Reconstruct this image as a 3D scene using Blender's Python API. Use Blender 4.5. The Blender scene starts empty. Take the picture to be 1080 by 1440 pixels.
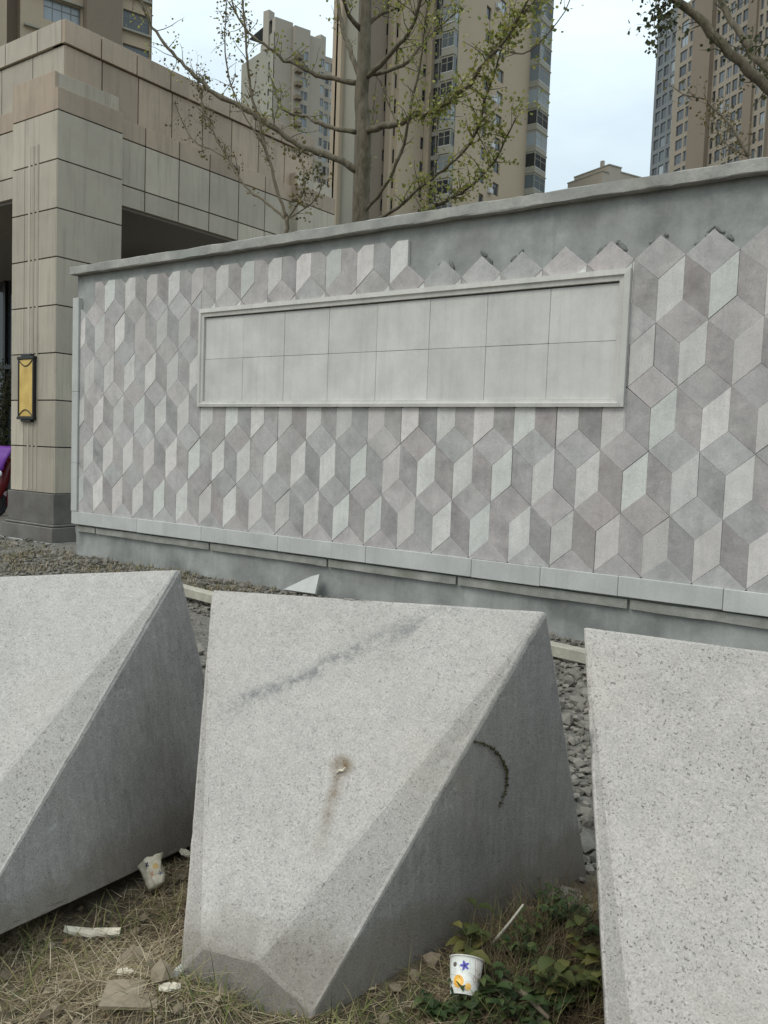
import bpy, bmesh, math, random
from mathutils import Vector, Matrix, noise as mnoise
random.seed(7)
sc = bpy.context.scene
COL = sc.collection
V = Vector
# ------------------------------------------------------------------ camera
CAM = V((2.3219, -6.2641, 1.4558))
CR = V((0.80930, 0.58626, 0.03654)); CU = V((-0.07184, 0.03705, 0.99673)); CF = V((-0.58299, 0.80927, -0.07210))
FPX = 1208.18
cd = bpy.data.cameras.new('camera'); cam = bpy.data.objects.new('camera', cd); COL.objects.link(cam)
cd.sensor_fit = 'HORIZONTAL'; cd.sensor_width = 36.0; cd.lens = 36.0 * FPX / 1080.0
cd.clip_start = 0.05; cd.clip_end = 2000
_m = Matrix((CR, CU, -CF)).transposed().to_4x4(); _m.translation = CAM
cam.matrix_world = _m
sc.camera = cam
# ------------------------------------------------------------------ sky and sun (bright overcast)
CLOUD = 2.0
SUN_DIR = V((-0.22, -0.60, 0.77)).normalized()          # towards the sun
SUN_EL = math.asin(SUN_DIR.z); SUN_AZ = math.atan2(SUN_DIR.x, SUN_DIR.y)
world = bpy.data.worlds.new('World'); sc.world = world; world.use_nodes = True
wt = world.node_tree; wt.nodes.clear()
wo = wt.nodes.new('ShaderNodeOutputWorld'); wm = wt.nodes.new('ShaderNodeMixShader')
b1 = wt.nodes.new('ShaderNodeBackground'); b2 = wt.nodes.new('ShaderNodeBackground')
sky = wt.nodes.new('ShaderNodeTexSky'); sky.sky_type = 'NISHITA'; sky.sun_disc = False
sky.sun_elevation = SUN_EL; sky.sun_rotation = SUN_AZ; sky.air_density = 1.3; sky.dust_density = 2.0
b1.inputs[1].default_value = 0.11
b2.inputs[0].default_value = (0.785, 0.915, 0.98, 1)
wtc = wt.nodes.new('ShaderNodeTexCoord'); wmap = wt.nodes.new('ShaderNodeMapping'); wmap.inputs['Scale'].default_value = (1, 1, 2.6)
wn = wt.nodes.new('ShaderNodeTexNoise'); wn.inputs['Scale'].default_value = 2.3; wn.inputs['Detail'].default_value = 7; wn.inputs['Roughness'].default_value = .52
wr = wt.nodes.new('ShaderNodeMapRange'); wr.inputs[1].default_value = .35; wr.inputs[2].default_value = .62; wr.inputs[3].default_value = .66; wr.inputs[4].default_value = .97
L = wt.links.new
wz = wt.nodes.new('ShaderNodeSeparateXYZ'); L(wtc.outputs['Generated'], wz.inputs[0])      # overcast: the zenith is brighter than the horizon
wg = wt.nodes.new('ShaderNodeMapRange'); wg.inputs[1].default_value = 0; wg.inputs[2].default_value = 1; wg.inputs[3].default_value = CLOUD / 3; wg.inputs[4].default_value = CLOUD
L(wz.outputs[2], wg.inputs[0]); L(wg.outputs[0], b2.inputs[1])
L(wtc.outputs['Generated'], wmap.inputs[0]); L(wmap.outputs[0], wn.inputs['Vector']); L(wn.outputs[0], wr.inputs[0])
L(sky.outputs[0], b1.inputs[0]); L(wr.outputs[0], wm.inputs[0]); L(b1.outputs[0], wm.inputs[1]); L(b2.outputs[0], wm.inputs[2]); L(wm.outputs[0], wo.inputs[0])
sd = bpy.data.lights.new('sun', 'SUN'); sd.energy = 1.1; sd.angle = math.radians(22); sd.color = (1.0, 0.93, 0.84)
so = bpy.data.objects.new('sun', sd); COL.objects.link(so)
so.rotation_euler = (-SUN_DIR).to_track_quat('-Z', 'Y').to_euler(); so.location = (-6, -6, 12)
sc.view_settings.view_transform = 'Standard'; sc.view_settings.look = 'None'
sc.view_settings.exposure = 0.06; sc.view_settings.gamma = 1.0

# ------------------------------------------------------------------ helpers
def ray(x, y): return CR * ((x - 540) / FPX) + CU * (-(y - 720) / FPX) + CF
def on(x, y, ax, v):
    d = ray(x, y); return CAM + d * ((v - CAM[ax]) / d[ax])
def deep(x, y, dist): return CAM + ray(x, y) * dist

class MT:
    """node material builder"""
    def __init__(s, name, rough=.8, spec=.3):
        s.m = bpy.data.materials.new(name); s.m.use_nodes = True; s.t = s.m.node_tree
        s.b = s.t.nodes['Principled BSDF']; s.b.inputs['Roughness'].default_value = rough
        s.b.inputs['Specular IOR Level'].default_value = spec
        s.geo = s.n('ShaderNodeNewGeometry').outputs['Position']
        s.obj = s.n('ShaderNodeTexCoord').outputs['Object']
        s.rnd = s.n('ShaderNodeObjectInfo').outputs['Random']
    def n(s, k): return s.t.nodes.new(k)
    def set(s, sock, v):
        if hasattr(v, 'is_output') or isinstance(v, bpy.types.NodeSocket): s.t.links.new(v, sock)
        elif isinstance(v, (tuple, list)) and len(v) == 3 and len(sock.default_value) == 4: sock.default_value = (*v, 1)
        else: sock.default_value = v
    def noise(s, vec, scale, detail=4, rough=.55, dist=0, stretch=None):
        nd = s.n('ShaderNodeTexNoise')
        if stretch:
            mp = s.n('ShaderNodeMapping'); mp.inputs['Scale'].default_value = stretch; s.set(mp.inputs[0], vec); vec = mp.outputs[0]
        s.set(nd.inputs['Vector'], vec); nd.inputs['Scale'].default_value = scale; nd.inputs['Detail'].default_value = detail
        nd.inputs['Roughness'].default_value = rough; nd.inputs['Distortion'].default_value = dist
        return nd.outputs[0]
    def vor(s, vec, scale, out='Distance', rand=1.0):
        nd = s.n('ShaderNodeTexVoronoi'); s.set(nd.inputs['Vector'], vec); nd.inputs['Scale'].default_value = scale
        nd.inputs['Randomness'].default_value = rand
        return nd.outputs[out]
    def rng(s, v, a, b, c=0., d=1.):
        nd = s.n('ShaderNodeMapRange'); s.set(nd.inputs[0], v)
        for i, q in enumerate((a, b, c, d)): nd.inputs[i + 1].default_value = q
        return nd.outputs[0]
    def mix(s, f, a, b, mode='MIX'):
        nd = s.n('ShaderNodeMix'); nd.data_type = 'RGBA'; nd.blend_type = mode
        s.set(nd.inputs[0], f); s.set(nd.inputs[6], a); s.set(nd.inputs[7], b); return nd.outputs[2]
    def math(s, op, a, b=0.):
        nd = s.n('ShaderNodeMath'); nd.operation = op; s.set(nd.inputs[0], a); s.set(nd.inputs[1], b); return nd.outputs[0]
    def dot(s, vec, d):
        nd = s.n('ShaderNodeVectorMath'); nd.operation = 'DOT_PRODUCT'; s.set(nd.inputs[0], vec); nd.inputs[1].default_value = d; return nd.outputs['Value']
    def dist(s, vec, p):
        nd = s.n('ShaderNodeVectorMath'); nd.operation = 'DISTANCE'; s.set(nd.inputs[0], vec); nd.inputs[1].default_value = p; return nd.outputs['Value']
    def sep(s, vec):
        nd = s.n('ShaderNodeSeparateXYZ'); s.set(nd.inputs[0], vec); return nd.outputs
    def bump(s, h, strength=.3, dist=.01):
        nd = s.n('ShaderNodeBump'); nd.inputs['Strength'].default_value = strength; nd.inputs['Distance'].default_value = dist
        s.set(nd.inputs['Height'], h); s.t.links.new(nd.outputs[0], s.b.inputs['Normal'])
    def col(s, c): s.set(s.b.inputs['Base Color'], c); return s
def sc3(c, k): return tuple(min(1, v * k) for v in c)

def stone(name, base, var=.10, blotch=.25, bscale=3.0, fine=.12, fscale=60, rough=.85, bump=.15, objvar=.12, streak=0., dirt=None, dirtamt=0.):
    t = MT(name, rough, .25)
    c = t.mix(t.rng(t.noise(t.geo, bscale, 5, .6), .3, .7), sc3(base, 1 - blotch), sc3(base, 1 + blotch * .7))
    c = t.mix(1., c, t.mix(t.rnd, (1 - objvar,) * 3, (1 + objvar * .4, 1 + objvar * .4, 1 + objvar * .35)), 'MULTIPLY')
    f = t.noise(t.geo, fscale, 3, .7)
    c = t.mix(1., c, t.mix(t.rng(f, .25, .75), (1 - fine,) * 3, (1 + fine,) * 3), 'MULTIPLY')
    if streak:
        sn = t.rng(t.noise(t.geo, 5, 5, .6, .2, (3.0, 3.0, .22)), .5, .72)
        c = t.mix(t.math('MULTIPLY', sn, streak), c, sc3(base, .45))
    if dirt:
        dn = t.rng(t.noise(t.geo, bscale * .55, 6, .65), .46, .68)
        c = t.mix(t.math('MULTIPLY', dn, dirtamt), c, dirt)
    t.col(c); t.bump(f, bump, .01)
    return t.m

def flat(name, colr, rough=.6, spec=.4, metal=0., emit=None):
    t = MT(name, rough, spec)
    n = t.noise(t.geo, 14, 4, .6)
    t.col(t.mix(n, sc3(colr, .82), sc3(colr, 1.12))); t.b.inputs['Metallic'].default_value = metal
    return t.m

def link(name, me, mat=None, parent=None, loc=None):
    o = bpy.data.objects.new(name, me); COL.objects.link(o)
    if mat is not None and len(me.materials) == 0: me.materials.append(mat)
    if parent is not None: o.parent = parent
    if loc is not None: o.location = loc
    return o
def empty(name, loc, label, cat, group=None):
    o = bpy.data.objects.new(name, None); COL.objects.link(o); o.location = loc; o.empty_display_size = .1
    tag(o, label, cat, group); return o
def tag(o, label=None, cat=None, group=None, kind=None):
    if label: o['label'] = label
    if cat: o['category'] = cat
    if group: o['group'] = group
    if kind: o['kind'] = kind
    return o
def pmesh(name, verts, faces, smooth=False):
    me = bpy.data.meshes.new(name); me.from_pydata([tuple(v) for v in verts], [], faces); me.update()
    if smooth:
        for p in me.polygons: p.use_smooth = True
    return me
class MB:
    """collects simple shapes into one mesh"""
    def __init__(s): s.v = []; s.f = []
    def box(s, a, b):
        i = len(s.v); x0, y0, z0 = a; x1, y1, z1 = b
        s.v += [(x0,y0,z0),(x1,y0,z0),(x1,y1,z0),(x0,y1,z0),(x0,y0,z1),(x1,y0,z1),(x1,y1,z1),(x0,y1,z1)]
        s.f += [tuple(i + k for k in q) for q in ((0,3,2,1),(4,5,6,7),(0,1,5,4),(1,2,6,5),(2,3,7,6),(3,0,4,7))]; return s
    def bbox(s, a, b, c=.004):
        """box with chamfered edges (all 12 edges)"""
        bm = bmesh.new(); bmesh.ops.create_cube(bm, size=1)
        sx, sy, sz = (b[k] - a[k] for k in range(3))
        for v in bm.verts: v.co = V(((v.co.x + .5) * sx + a[0], (v.co.y + .5) * sy + a[1], (v.co.z + .5) * sz + a[2]))
        bmesh.ops.bevel(bm, geom=bm.edges[:], offset=c, segments=1, affect='EDGES')
        return s.bm(bm)
    def bm(s, bm):
        i = len(s.v); bm.verts.index_update()
        s.v += [tuple(v.co) for v in bm.verts]; s.f += [tuple(i + v.index for v in f.verts) for f in bm.faces]; bm.free(); return s
    def prism(s, poly, y0, y1):
        """polygon in XZ extruded along Y"""
        i = len(s.v); n = len(poly)
        s.v += [(p[0], y0, p[1]) for p in poly] + [(p[0], y1, p[1]) for p in poly]
        s.f += [tuple(i + k for k in range(n)), tuple(i + n + k for k in reversed(range(n)))]
        s.f += [(i + k, i + n + k, i + n + (k + 1) % n, i + (k + 1) % n) for k in range(n)]; return s
    def tube(s, pts, radii, seg=8, cap=True):
        i = len(s.v); n = len(pts); pts = [V(p) for p in pts]
        up = V((0.13, 0.31, .94))
        for k, p in enumerate(pts):
            d = (pts[min(k + 1, n - 1)] - pts[max(k - 1, 0)]).normalized()
            a = d.cross(up)
            if a.length < 1e-3: a = d.cross(V((1, 0, 0)))
            a.normalize(); b = d.cross(a)
            for q in range(seg):
                t = 2 * math.pi * q / seg; s.v.append(tuple(p + (a * math.cos(t) + b * math.sin(t)) * radii[k]))
        for k in range(n - 1):
            for q in range(seg):
                q2 = (q + 1) % seg; s.f.append((i + k*seg + q, i + k*seg + q2, i + (k+1)*seg + q2, i + (k+1)*seg + q))
        if cap:
            s.f.append(tuple(i + q for q in reversed(range(seg)))); s.f.append(tuple(i + (n-1)*seg + q for q in range(seg)))
        return s
    def lathe(s, prof, seg=24, c=(0,0,0), cap=False):
        i = len(s.v)
        for r, z in prof:
            for q in range(seg):
                t = 2*math.pi*q/seg; s.v.append((c[0] + r*math.cos(t), c[1] + r*math.sin(t), c[2] + z))
        for k in range(len(prof) - 1):
            for q in range(seg):
                q2 = (q+1) % seg; s.f.append((i+k*seg+q, i+k*seg+q2, i+(k+1)*seg+q2, i+(k+1)*seg+q))
        if cap:
            s.f.append(tuple(i + q for q in reversed(range(seg)))); s.f.append(tuple(i + (len(prof)-1)*seg + q for q in range(seg)))
        return s
    def mesh(s, name='mesh', smooth=False): return pmesh(name, s.v, s.f, smooth)
    def build(s, name, mat, parent=None, loc=None, smooth=False): return link(name, s.mesh(name, smooth), mat, parent, loc)

# ------------------------------------------------------------------ materials
def granite(name, stains=False, speck=.5, base=(.425, .388, .35), sawn=False):
    t = MT(name, .82, .25)
    c = t.mix(t.rng(t.noise(t.geo, 2.2, 6, .62), .3, .7), sc3(base, .86), sc3(base, 1.10))
    g = t.noise(t.geo, 170, 3, .8)                                     # crystal grain
    c = t.mix(1., c, t.mix(t.rng(g, .3, .7), (.72, .72, .72), (1.20, 1.20, 1.19)), 'MULTIPLY')
    m = t.noise(t.geo, 34, 4, .7)
    c = t.mix(1., c, t.mix(t.rng(m, .3, .7), (.90, .90, .90), (1.07, 1.07, 1.07)), 'MULTIPLY')
    if sawn:
        sw = t.noise(t.geo, 22, 4, .6, .2, (2.2, 2.2, .25)); c = t.mix(1., c, t.mix(t.rng(sw, .3, .7), (.86,) * 3, (1.10,) * 3), 'MULTIPLY')
    def specks(scale, gate, r0, r1):
        nd = t.n('ShaderNodeTexVoronoi'); nd.inputs['Scale'].default_value = scale
        wv = t.n('ShaderNodeVectorMath'); wv.operation = 'ADD'; nz = t.n('ShaderNodeTexNoise'); nz.inputs['Scale'].default_value = scale * 1.6
        sc_ = t.n('ShaderNodeVectorMath'); sc_.operation = 'SCALE'; sc_.inputs['Scale'].default_value = .5 / scale
        t.t.links.new(t.geo, nz.inputs['Vector']); t.t.links.new(nz.outputs['Color'], sc_.inputs[0]); t.t.links.new(t.geo, wv.inputs[0]); t.t.links.new(sc_.outputs[0], wv.inputs[1])
        t.t.links.new(wv.outputs[0], nd.inputs['Vector']); rc = t.sep(nd.outputs['Color'])
        return t.math('MULTIPLY', t.rng(nd.outputs['Distance'], r0, r1, 1, 0), t.rng(rc[0], gate, gate + .25))
    pm = t.math('MAXIMUM', t.math('MULTIPLY', specks(62, .72, .06, .30), .8), t.math('MAXIMUM', t.rng(t.noise(t.geo, 120, 2, .5, .6), .635, .69), t.math('MULTIPLY', specks(140, .5, .08, .34), .6)))
    pm = t.math('MULTIPLY', pm, t.rng(t.noise(t.geo, 5, 3, .6), .30, .62, .35, 1))
    c = t.mix(t.math('MULTIPLY', pm, speck), c, (.085, .078, .07))
    big = t.rng(t.noise(t.geo, 1.1, 5, .6), .52, .66); c = t.mix(t.math('MULTIPLY', big, .16), c, sc3(base, .55))     # grimy patches
    drip = t.rng(t.noise(t.geo, 7, 5, .65, .2, (2.5, 2.5, .35)), .56, .74); c = t.mix(t.math('MULTIPLY', drip, .15), c, sc3(base, .5))
    yel = t.rng(t.noise(t.geo, 1.4, 4, .6), .55, .75)
    c = t.mix(t.math('MULTIPLY', yel, .22), c, (.37, .31, .24))
    h = t.math('ADD', g, t.math('MULTIPLY', pm, -1.5))
    lowz = t.rng(t.math('ADD', t.sep(t.geo)[2], t.math('MULTIPLY', t.noise(t.geo, 7, 4, .6), -.22)), .0, .075, .5, 0)  # soil splash
    c = t.mix(lowz, c, (.15, .118, .08))
    if stains:
        wob = t.math('MULTIPLY', t.math('ADD', t.noise(t.geo, 7, 5, .65), -.5), .10)
        a, b = STAIN_A, STAIN_B; d = (b - a).normalized(); nrm = d.cross(STAIN_N).normalized()
        off = t.math('ADD', t.math('ADD', t.dot(t.geo, tuple(nrm)), -nrm.dot(a)), wob)
        band = t.rng(t.math('ABSOLUTE', off), .004, .042, 1, 0)
        along = t.math('ADD', t.dot(t.geo, tuple(d)), -d.dot(a)); ln = (b - a).length
        band = t.math('MULTIPLY', band, t.math('MULTIPLY', t.rng(along, -.05, .08), t.rng(along, ln - .05, ln + .3, 1, 0)))
        band = t.math('MULTIPLY', band, t.rng(t.noise(t.geo, 19, 6, .78), .42, .60))
        c = t.mix(t.math('MULTIPLY', band, .85), c, (.16, .157, .155))
        # rusty run below a broken plug
        p0, p1 = RUST_A, RUST_B; d2 = (p1 - p0).normalized(); n2 = d2.cross(STAIN_N).normalized()
        o2 = t.math('ADD', t.math('ADD', t.dot(t.geo, tuple(n2)), -n2.dot(p0)), t.math('MULTIPLY', wob, .25))
        al = t.math('ADD', t.dot(t.geo, tuple(d2)), -d2.dot(p0))
        run = t.math('MULTIPLY', t.rng(t.math('ABSOLUTE', o2), .004, .028, 1, 0), t.math('MULTIPLY', t.rng(al, -.03, .02), t.rng(al, .05, .30, 1, 0)))
        spot = t.rng(t.dist(t.geo, tuple(p0)), .012, .045, 1, 0)
        run = t.math('MAXIMUM', t.math('MULTIPLY', run, .75), t.math('MULTIPLY', spot, 1.))
        c = t.mix(t.math('MULTIPLY', run, t.rng(t.noise(t.geo, 25, 4, .7), .25, .6)), c, (.15, .095, .045))
    t.col(c); t.bump(h, .5, .004)
    return t.m
TOPPT = V((.0985, -4.1881, .943)); STAIN_N = V((.3338, -.6795, .6534)).normalized()
def onface(x, y):
    d = ray(x, y); return CAM + d * ((TOPPT - CAM).dot(STAIN_N) / d.dot(STAIN_N))
STAIN_A = onface(318, 1000); STAIN_B = onface(610, 862); RUST_A = onface(480, 1078); RUST_B = onface(452, 1180)

M = {}
M['granite'] = granite('weathered_granite', False, .40, (.44, .403, .365))
M['granite_mid'] = granite('weathered_granite_stained', True, .42, (.44, .403, .365))
M['granite_right'] = granite('speckled_granite', False, .8, (.45, .408, .37))
M['granite_sawn_shaded'] = granite('shaded_sawn_granite', False, .35, (.285, .266, .245), True)  # saw streaks; base tone darkened to paint shade onto the side faces
M['granite_rough'] = granite('bush_hammered_granite', False, .8, (.36, .33, .298))
def tile(name, base, haze=.35, blotch=.22, rvar=.17):
    t = MT(name, .82, .22)
    c = t.mix(t.rng(t.noise(t.geo, 5, 6, .65), .3, .7), sc3(base, 1 - blotch), sc3(base, 1 + blotch * .6))
    c = t.mix(1., c, t.mix(t.rnd, (1 - rvar, 1 - rvar, 1 - rvar), (1 + rvar * .75,) * 3), 'MULTIPLY')
    r2 = t.math('FRACT', t.math('MULTIPLY', t.rnd, 17.31))                # each stone has its own cast
    c = t.mix(1., c, t.mix(r2, (1.05, .985, .985), (.965, 1.0, .985)), 'MULTIPLY')
    r3 = t.rng(t.math('FRACT', t.math('MULTIPLY', t.rnd, 53.7)), .90, .94)
    c = t.mix(t.math('MULTIPLY', r3, .25), c, (.34, .26, .23))            # a few reddish stones
    st = t.rng(t.noise(t.geo, 9, 5, .6, .3, (2.6, 2.6, .3)), .5, .75)
    c = t.mix(t.math('MULTIPLY', st, .38), c, sc3(base, .62))
    px = t.sep(t.geo)[0]
    hz = t.rng(t.noise(t.geo, 1.5, 7, .68), .36, .66)                     # cement slurry smeared over the tiles, thickest on the left
    hz = t.math('MULTIPLY', hz, t.rng(px, -6.8, -1.5, 1.0, .55))
    c = t.mix(t.math('MULTIPLY', hz, haze), c, (.50, .485, .46))
    dk = t.rng(t.noise(t.geo, 3.7, 6, .7), .56, .74)
    c = t.mix(t.math('MULTIPLY', dk, .42), c, sc3(base, .55))
    du = t.rng(t.noise(t.geo, 8, 6, .75, .5), .54, .72); c = t.mix(t.math('MULTIPLY', du, .34), c, (.50, .475, .44))     # dusty patches
    vn = t.rng(t.math('ABSOLUTE', t.math('ADD', t.noise(t.geo, 4.5, 6, .7, .8), -.5)), .0, .022, 1, 0); c = t.mix(t.math('MULTIPLY', vn, .22), c, sc3(base, .5))     # veins
    f = t.noise(t.geo, 75, 4, .75)
    c = t.mix(1., c, t.mix(t.rng(f, .3, .7), (.86,) * 3, (1.10,) * 3), 'MULTIPLY')
    t.col(c); t.bump(f, .2, .006); return t.m
M['tile_light'] = tile('honed_light_tile', (.635, .615, .58), .35, .15)
M['tile_mid'] = tile('sawn_grey_tile', (.455, .43, .415), .75, .28)
M['tile_dark'] = tile('rough_dark_tile', (.37, .345, .332), .66, .36)
M['slab'] = stone('sign_slab', (.60, .58, .54), blotch=.15, bscale=2.5, fine=.05, objvar=.10, streak=.18, rough=.7, bump=.05)
M['moulding'] = stone('stone_moulding', (.57, .545, .50), blotch=.12, bscale=4, fine=.06, objvar=.06, streak=.2, bump=.06)
M['band'] = stone('band_stone', (.51, .505, .475), blotch=.12, bscale=3, fine=.06, objvar=.08, streak=.2, bump=.06)
M['ledge'] = stone('green_ledge', (.34, .335, .30), blotch=.3, bscale=5, fine=.12, dirt=(.18, .19, .13), dirtamt=.6)
M['cement'] = stone('grey_render', (.335, .34, .32), blotch=.5, bscale=2.1, fine=.08, fscale=40, dirt=(.36, .35, .325), dirtamt=.55, streak=.25, bump=.12)
M['coping'] = stone('cement_coping', (.35, .335, .305), blotch=.32, bscale=4, fine=.12, fscale=45, dirt=(.28, .29, .27), dirtamt=.6, bump=.3)
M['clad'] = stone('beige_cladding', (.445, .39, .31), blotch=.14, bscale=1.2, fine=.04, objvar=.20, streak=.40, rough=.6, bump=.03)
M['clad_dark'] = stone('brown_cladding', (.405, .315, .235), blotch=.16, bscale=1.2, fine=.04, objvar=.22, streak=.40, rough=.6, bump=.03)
M['joint'] = flat('dark_joint', (.05, .045, .04), .9)
M['plinth'] = stone('grey_plinth_granite', (.14, .127, .112), blotch=.25, bscale=3, fine=.15, rough=.5, dirt=(.27, .26, .24), dirtamt=.35)
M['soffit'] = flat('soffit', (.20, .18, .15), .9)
M['black'] = flat('black_metal', (.02, .018, .017), .4)
M['wood'] = stone('weathered_plank', (.40, .37, .30), blotch=.2, bscale=8, fine=.15, bump=.2)
M['tower'] = stone('tower_render', (.39, .315, .225), blotch=.07, bscale=.12, fine=.03, fscale=3, objvar=.0, streak=.2, rough=.9, bump=.0)
M['tower_grey'] = stone('tower_grey_render', (.29, .275, .225), blotch=.08, bscale=.12, fine=.03, fscale=3, objvar=.0, streak=.15, rough=.9, bump=.0)
M['tower_brown'] = stone('tower_brown_render', (.20, .16, .12), blotch=.08, bscale=.1, fine=.03, fscale=3, objvar=.0, streak=.2, rough=.9, bump=.0)
M['tower_pale'] = stone('tower_pale_render', (.34, .30, .245), blotch=.07, bscale=.1, fine=.03, fscale=3, objvar=.0, streak=.12, rough=.9, bump=.0)
M['tower_dark'] = stone('tower_dark_render', (.17, .18, .18), blotch=.08, bscale=.1, fine=.03, fscale=3, objvar=.0, rough=.9, bump=.0)
M['tower_right'] = stone('tower_right_render', (.27, .232, .18), blotch=.07, bscale=.1, fine=.03, fscale=3, objvar=.0, streak=.25, rough=.9, bump=.0)
M['frame'] = flat('window_frame', (.16, .155, .15), .5)
M['frame_pale'] = flat('pale_window_frame', (.50, .51, .50), .5)
def glassmat(name, c1, c2, rough=.08):
    t = MT(name, rough, .6)
    t.col(t.mix(t.rng(t.rnd, .2, .9), c1, c2)); return t.m
M['glass'] = glassmat('dark_glass', (.018, .022, .026), (.075, .085, .09))
M['glass_sky'] = glassmat('sky_reflection_glass', (.10, .12, .13), (.34, .38, .40), .05)  # reflected sky painted in as a pale pane colour

# ------------------------------------------------------------------ ground
def gh(x, y):
    z = .030 * mnoise.noise(V((x * 1.1, y * 1.1, 3.1))) + .018 * mnoise.noise(V((x * 4.2, y * 4.2, 1.7))) + .008 * mnoise.noise(V((x * 11, y * 11, .7)))
    if y > -1.0: z += .05 * min(1, (y + 1.0) / .9)
    z += .055 * math.exp(-((x - .62)**2 + (y + 4.86)**2) / .018) + .045 * math.exp(-((x - .78)**2 + (y + 4.82)**2) / .012)      # soil pushed up at the block's foot
    if abs(x) > 25 or abs(y) > 25: z *= .3
    return z - .02
def axis_pts(dense0, dense1, step, far):
    p = []; x = dense0
    while x < dense1: p.append(x); x += step
    lo = []; s = step; x = dense0
    while x > -far: s *= 1.35; x -= s; lo.append(max(x, -far))
    hi = []; s = step; x = p[-1]
    while x < far: s *= 1.35; x += s; hi.append(min(x, far))
    return lo[::-1] + p + hi
gx = axis_pts(-2.2, 3.4, .035, 420); gy = axis_pts(-6.4, .4, .035, 420)
gv = [(x, y, gh(x, y)) for y in gy for x in gx]; nx = len(gx)
gf = [(j*nx+i, j*nx+i+1, (j+1)*nx+i+1, (j+1)*nx+i) for j in range(len(gy)-1) for i in range(nx-1)]
t = MT('soil_and_rubble', .95, .15)
c = t.mix(t.rng(t.noise(t.geo, 3.5, 6, .65), .32, .68), (.065, .05, .034), (.17, .132, .092))
c = t.mix(t.rng(t.noise(t.geo, 26, 5, .7), .45, .7), c, (.185, .15, .10))
c = t.mix(t.math('MULTIPLY', t.rng(t.noise(t.geo, 1.6, 4, .6), .5, .65), .45), c, (.075, .085, .035))
rub = t.rng(t.math('ADD', t.sep(t.geo)[1], t.math('MULTIPLY', t.noise(t.geo, 3, 4, .6), .8)), -3.2, -2.6)
gre = t.mix(t.rng(t.noise(t.geo, 22, 5, .7), .3, .7), (.095, .085, .07), (.27, .25, .215))
c = t.mix(rub, c, gre)
t.col(c); t.bump(t.noise(t.geo, 38, 6, .75), .8, .03); M['soil'] = t.m
tag(link('ground', pmesh('ground', gv, gf, True), M['soil']), kind='structure')

# ------------------------------------------------------------------ feature wall
S = .3105; CW = .36927; ZR1 = 2.914; RS = 1.5 * S
WX0, WX1 = -6.85, 7.0
BAND_T, BAND_B = .575, .42
PX0, PX1, PZ0, PZ1 = -4.640, -.012, 1.838, 2.852
wall = empty('relief_wall', (0, .15, 0), 'unfinished grey wall clad in tumbling block diamond tiles with blank sign panel', 'wall')
wall_off = V((0, -.15, 0))
def wl(mb, name, mat, smooth=False, parent=None): return mb.build(name, mat, parent or wall, wall_off if parent is None else None, smooth)
# core: rendered blockwork with a slightly wavy trowelled face
cv = []; cf = []; nxs, nzs = 170, 46
for j in range(nzs + 1):
    for i in range(nxs + 1):
        x = WX0 + (WX1 - WX0) * i / nxs; z = -.2 + 3.62 * j / nzs
        y = .024 + .006 * mnoise.noise(V((x * 1.7, 0, z * 1.7))) + .003 * mnoise.noise(V((x * 6, 4, z * 6)))
        if z < BAND_B - .13: y += .012
        cv.append((x, y, z))
for j in range(nzs):
    for i in range(nxs):
        a = j * (nxs + 1) + i; cf.append((a, a + 1, a + nxs + 2, a + nxs + 1))
nb = len(cv); cv += [(WX0, .34, -.2), (WX1, .34, -.2), (WX1, .34, 3.42), (WX0, .34, 3.42)]
cf += [(nb + 1, nb, nb + 3, nb + 2)]
le = [j * (nxs + 1) for j in range(nzs + 1)]; re_ = [j * (nxs + 1) + nxs for j in range(nzs + 1)]
cf += [tuple(le + [nb + 3, nb]), tuple(list(reversed(re_)) + [nb + 1, nb + 2])]
cf += [tuple([nzs * (nxs + 1) + i for i in range(nxs + 1)] + [nb + 2, nb + 3])]
mb = MB(); mb.v = cv; mb.f = cf; wl(mb, 'rendered_core', M['cement'], True)
for p in bpy.data.objects['rendered_core'].data.polygons[-4:]: p.use_smooth = False
# coping: rough cast cement cap, lumpy lower lip
def lumpy_bar(x0, x1, prof, step=.07, amp=.006, seed=0.):
    n = max(2, int((x1 - x0) / step)); vv = []; ff = []; m = len(prof)
    for i in range(n + 1):
        x = x0 + (x1 - x0) * i / n
        for k, (y, z) in enumerate(prof):
            vv.append((x, y + amp * mnoise.noise(V((x * 5 + seed, k * 3.1, 1))), z + amp * 1.5 * mnoise.noise(V((x * 3.2 + seed, k * 1.7, 5))) + amp * .8 * mnoise.noise(V((x * 13, k, 2)))))
    for i in range(n):
        for k in range(m): ff.append((i*m+k, (i+1)*m+k, (i+1)*m+(k+1) % m, i*m+(k+1) % m))
    ff += [tuple(reversed(range(m))), tuple(n*m+k for k in range(m))]
    q = MB(); q.v = vv; q.f = ff; return q
wl(lumpy_bar(WX0 - .05, WX1 + .05, [(.40, 3.40), (-.055, 3.400), (-.060, 3.405), (-.060, 3.486), (-.054, 3.492), (.40, 3.52)]), 'coping', M['coping'])
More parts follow.
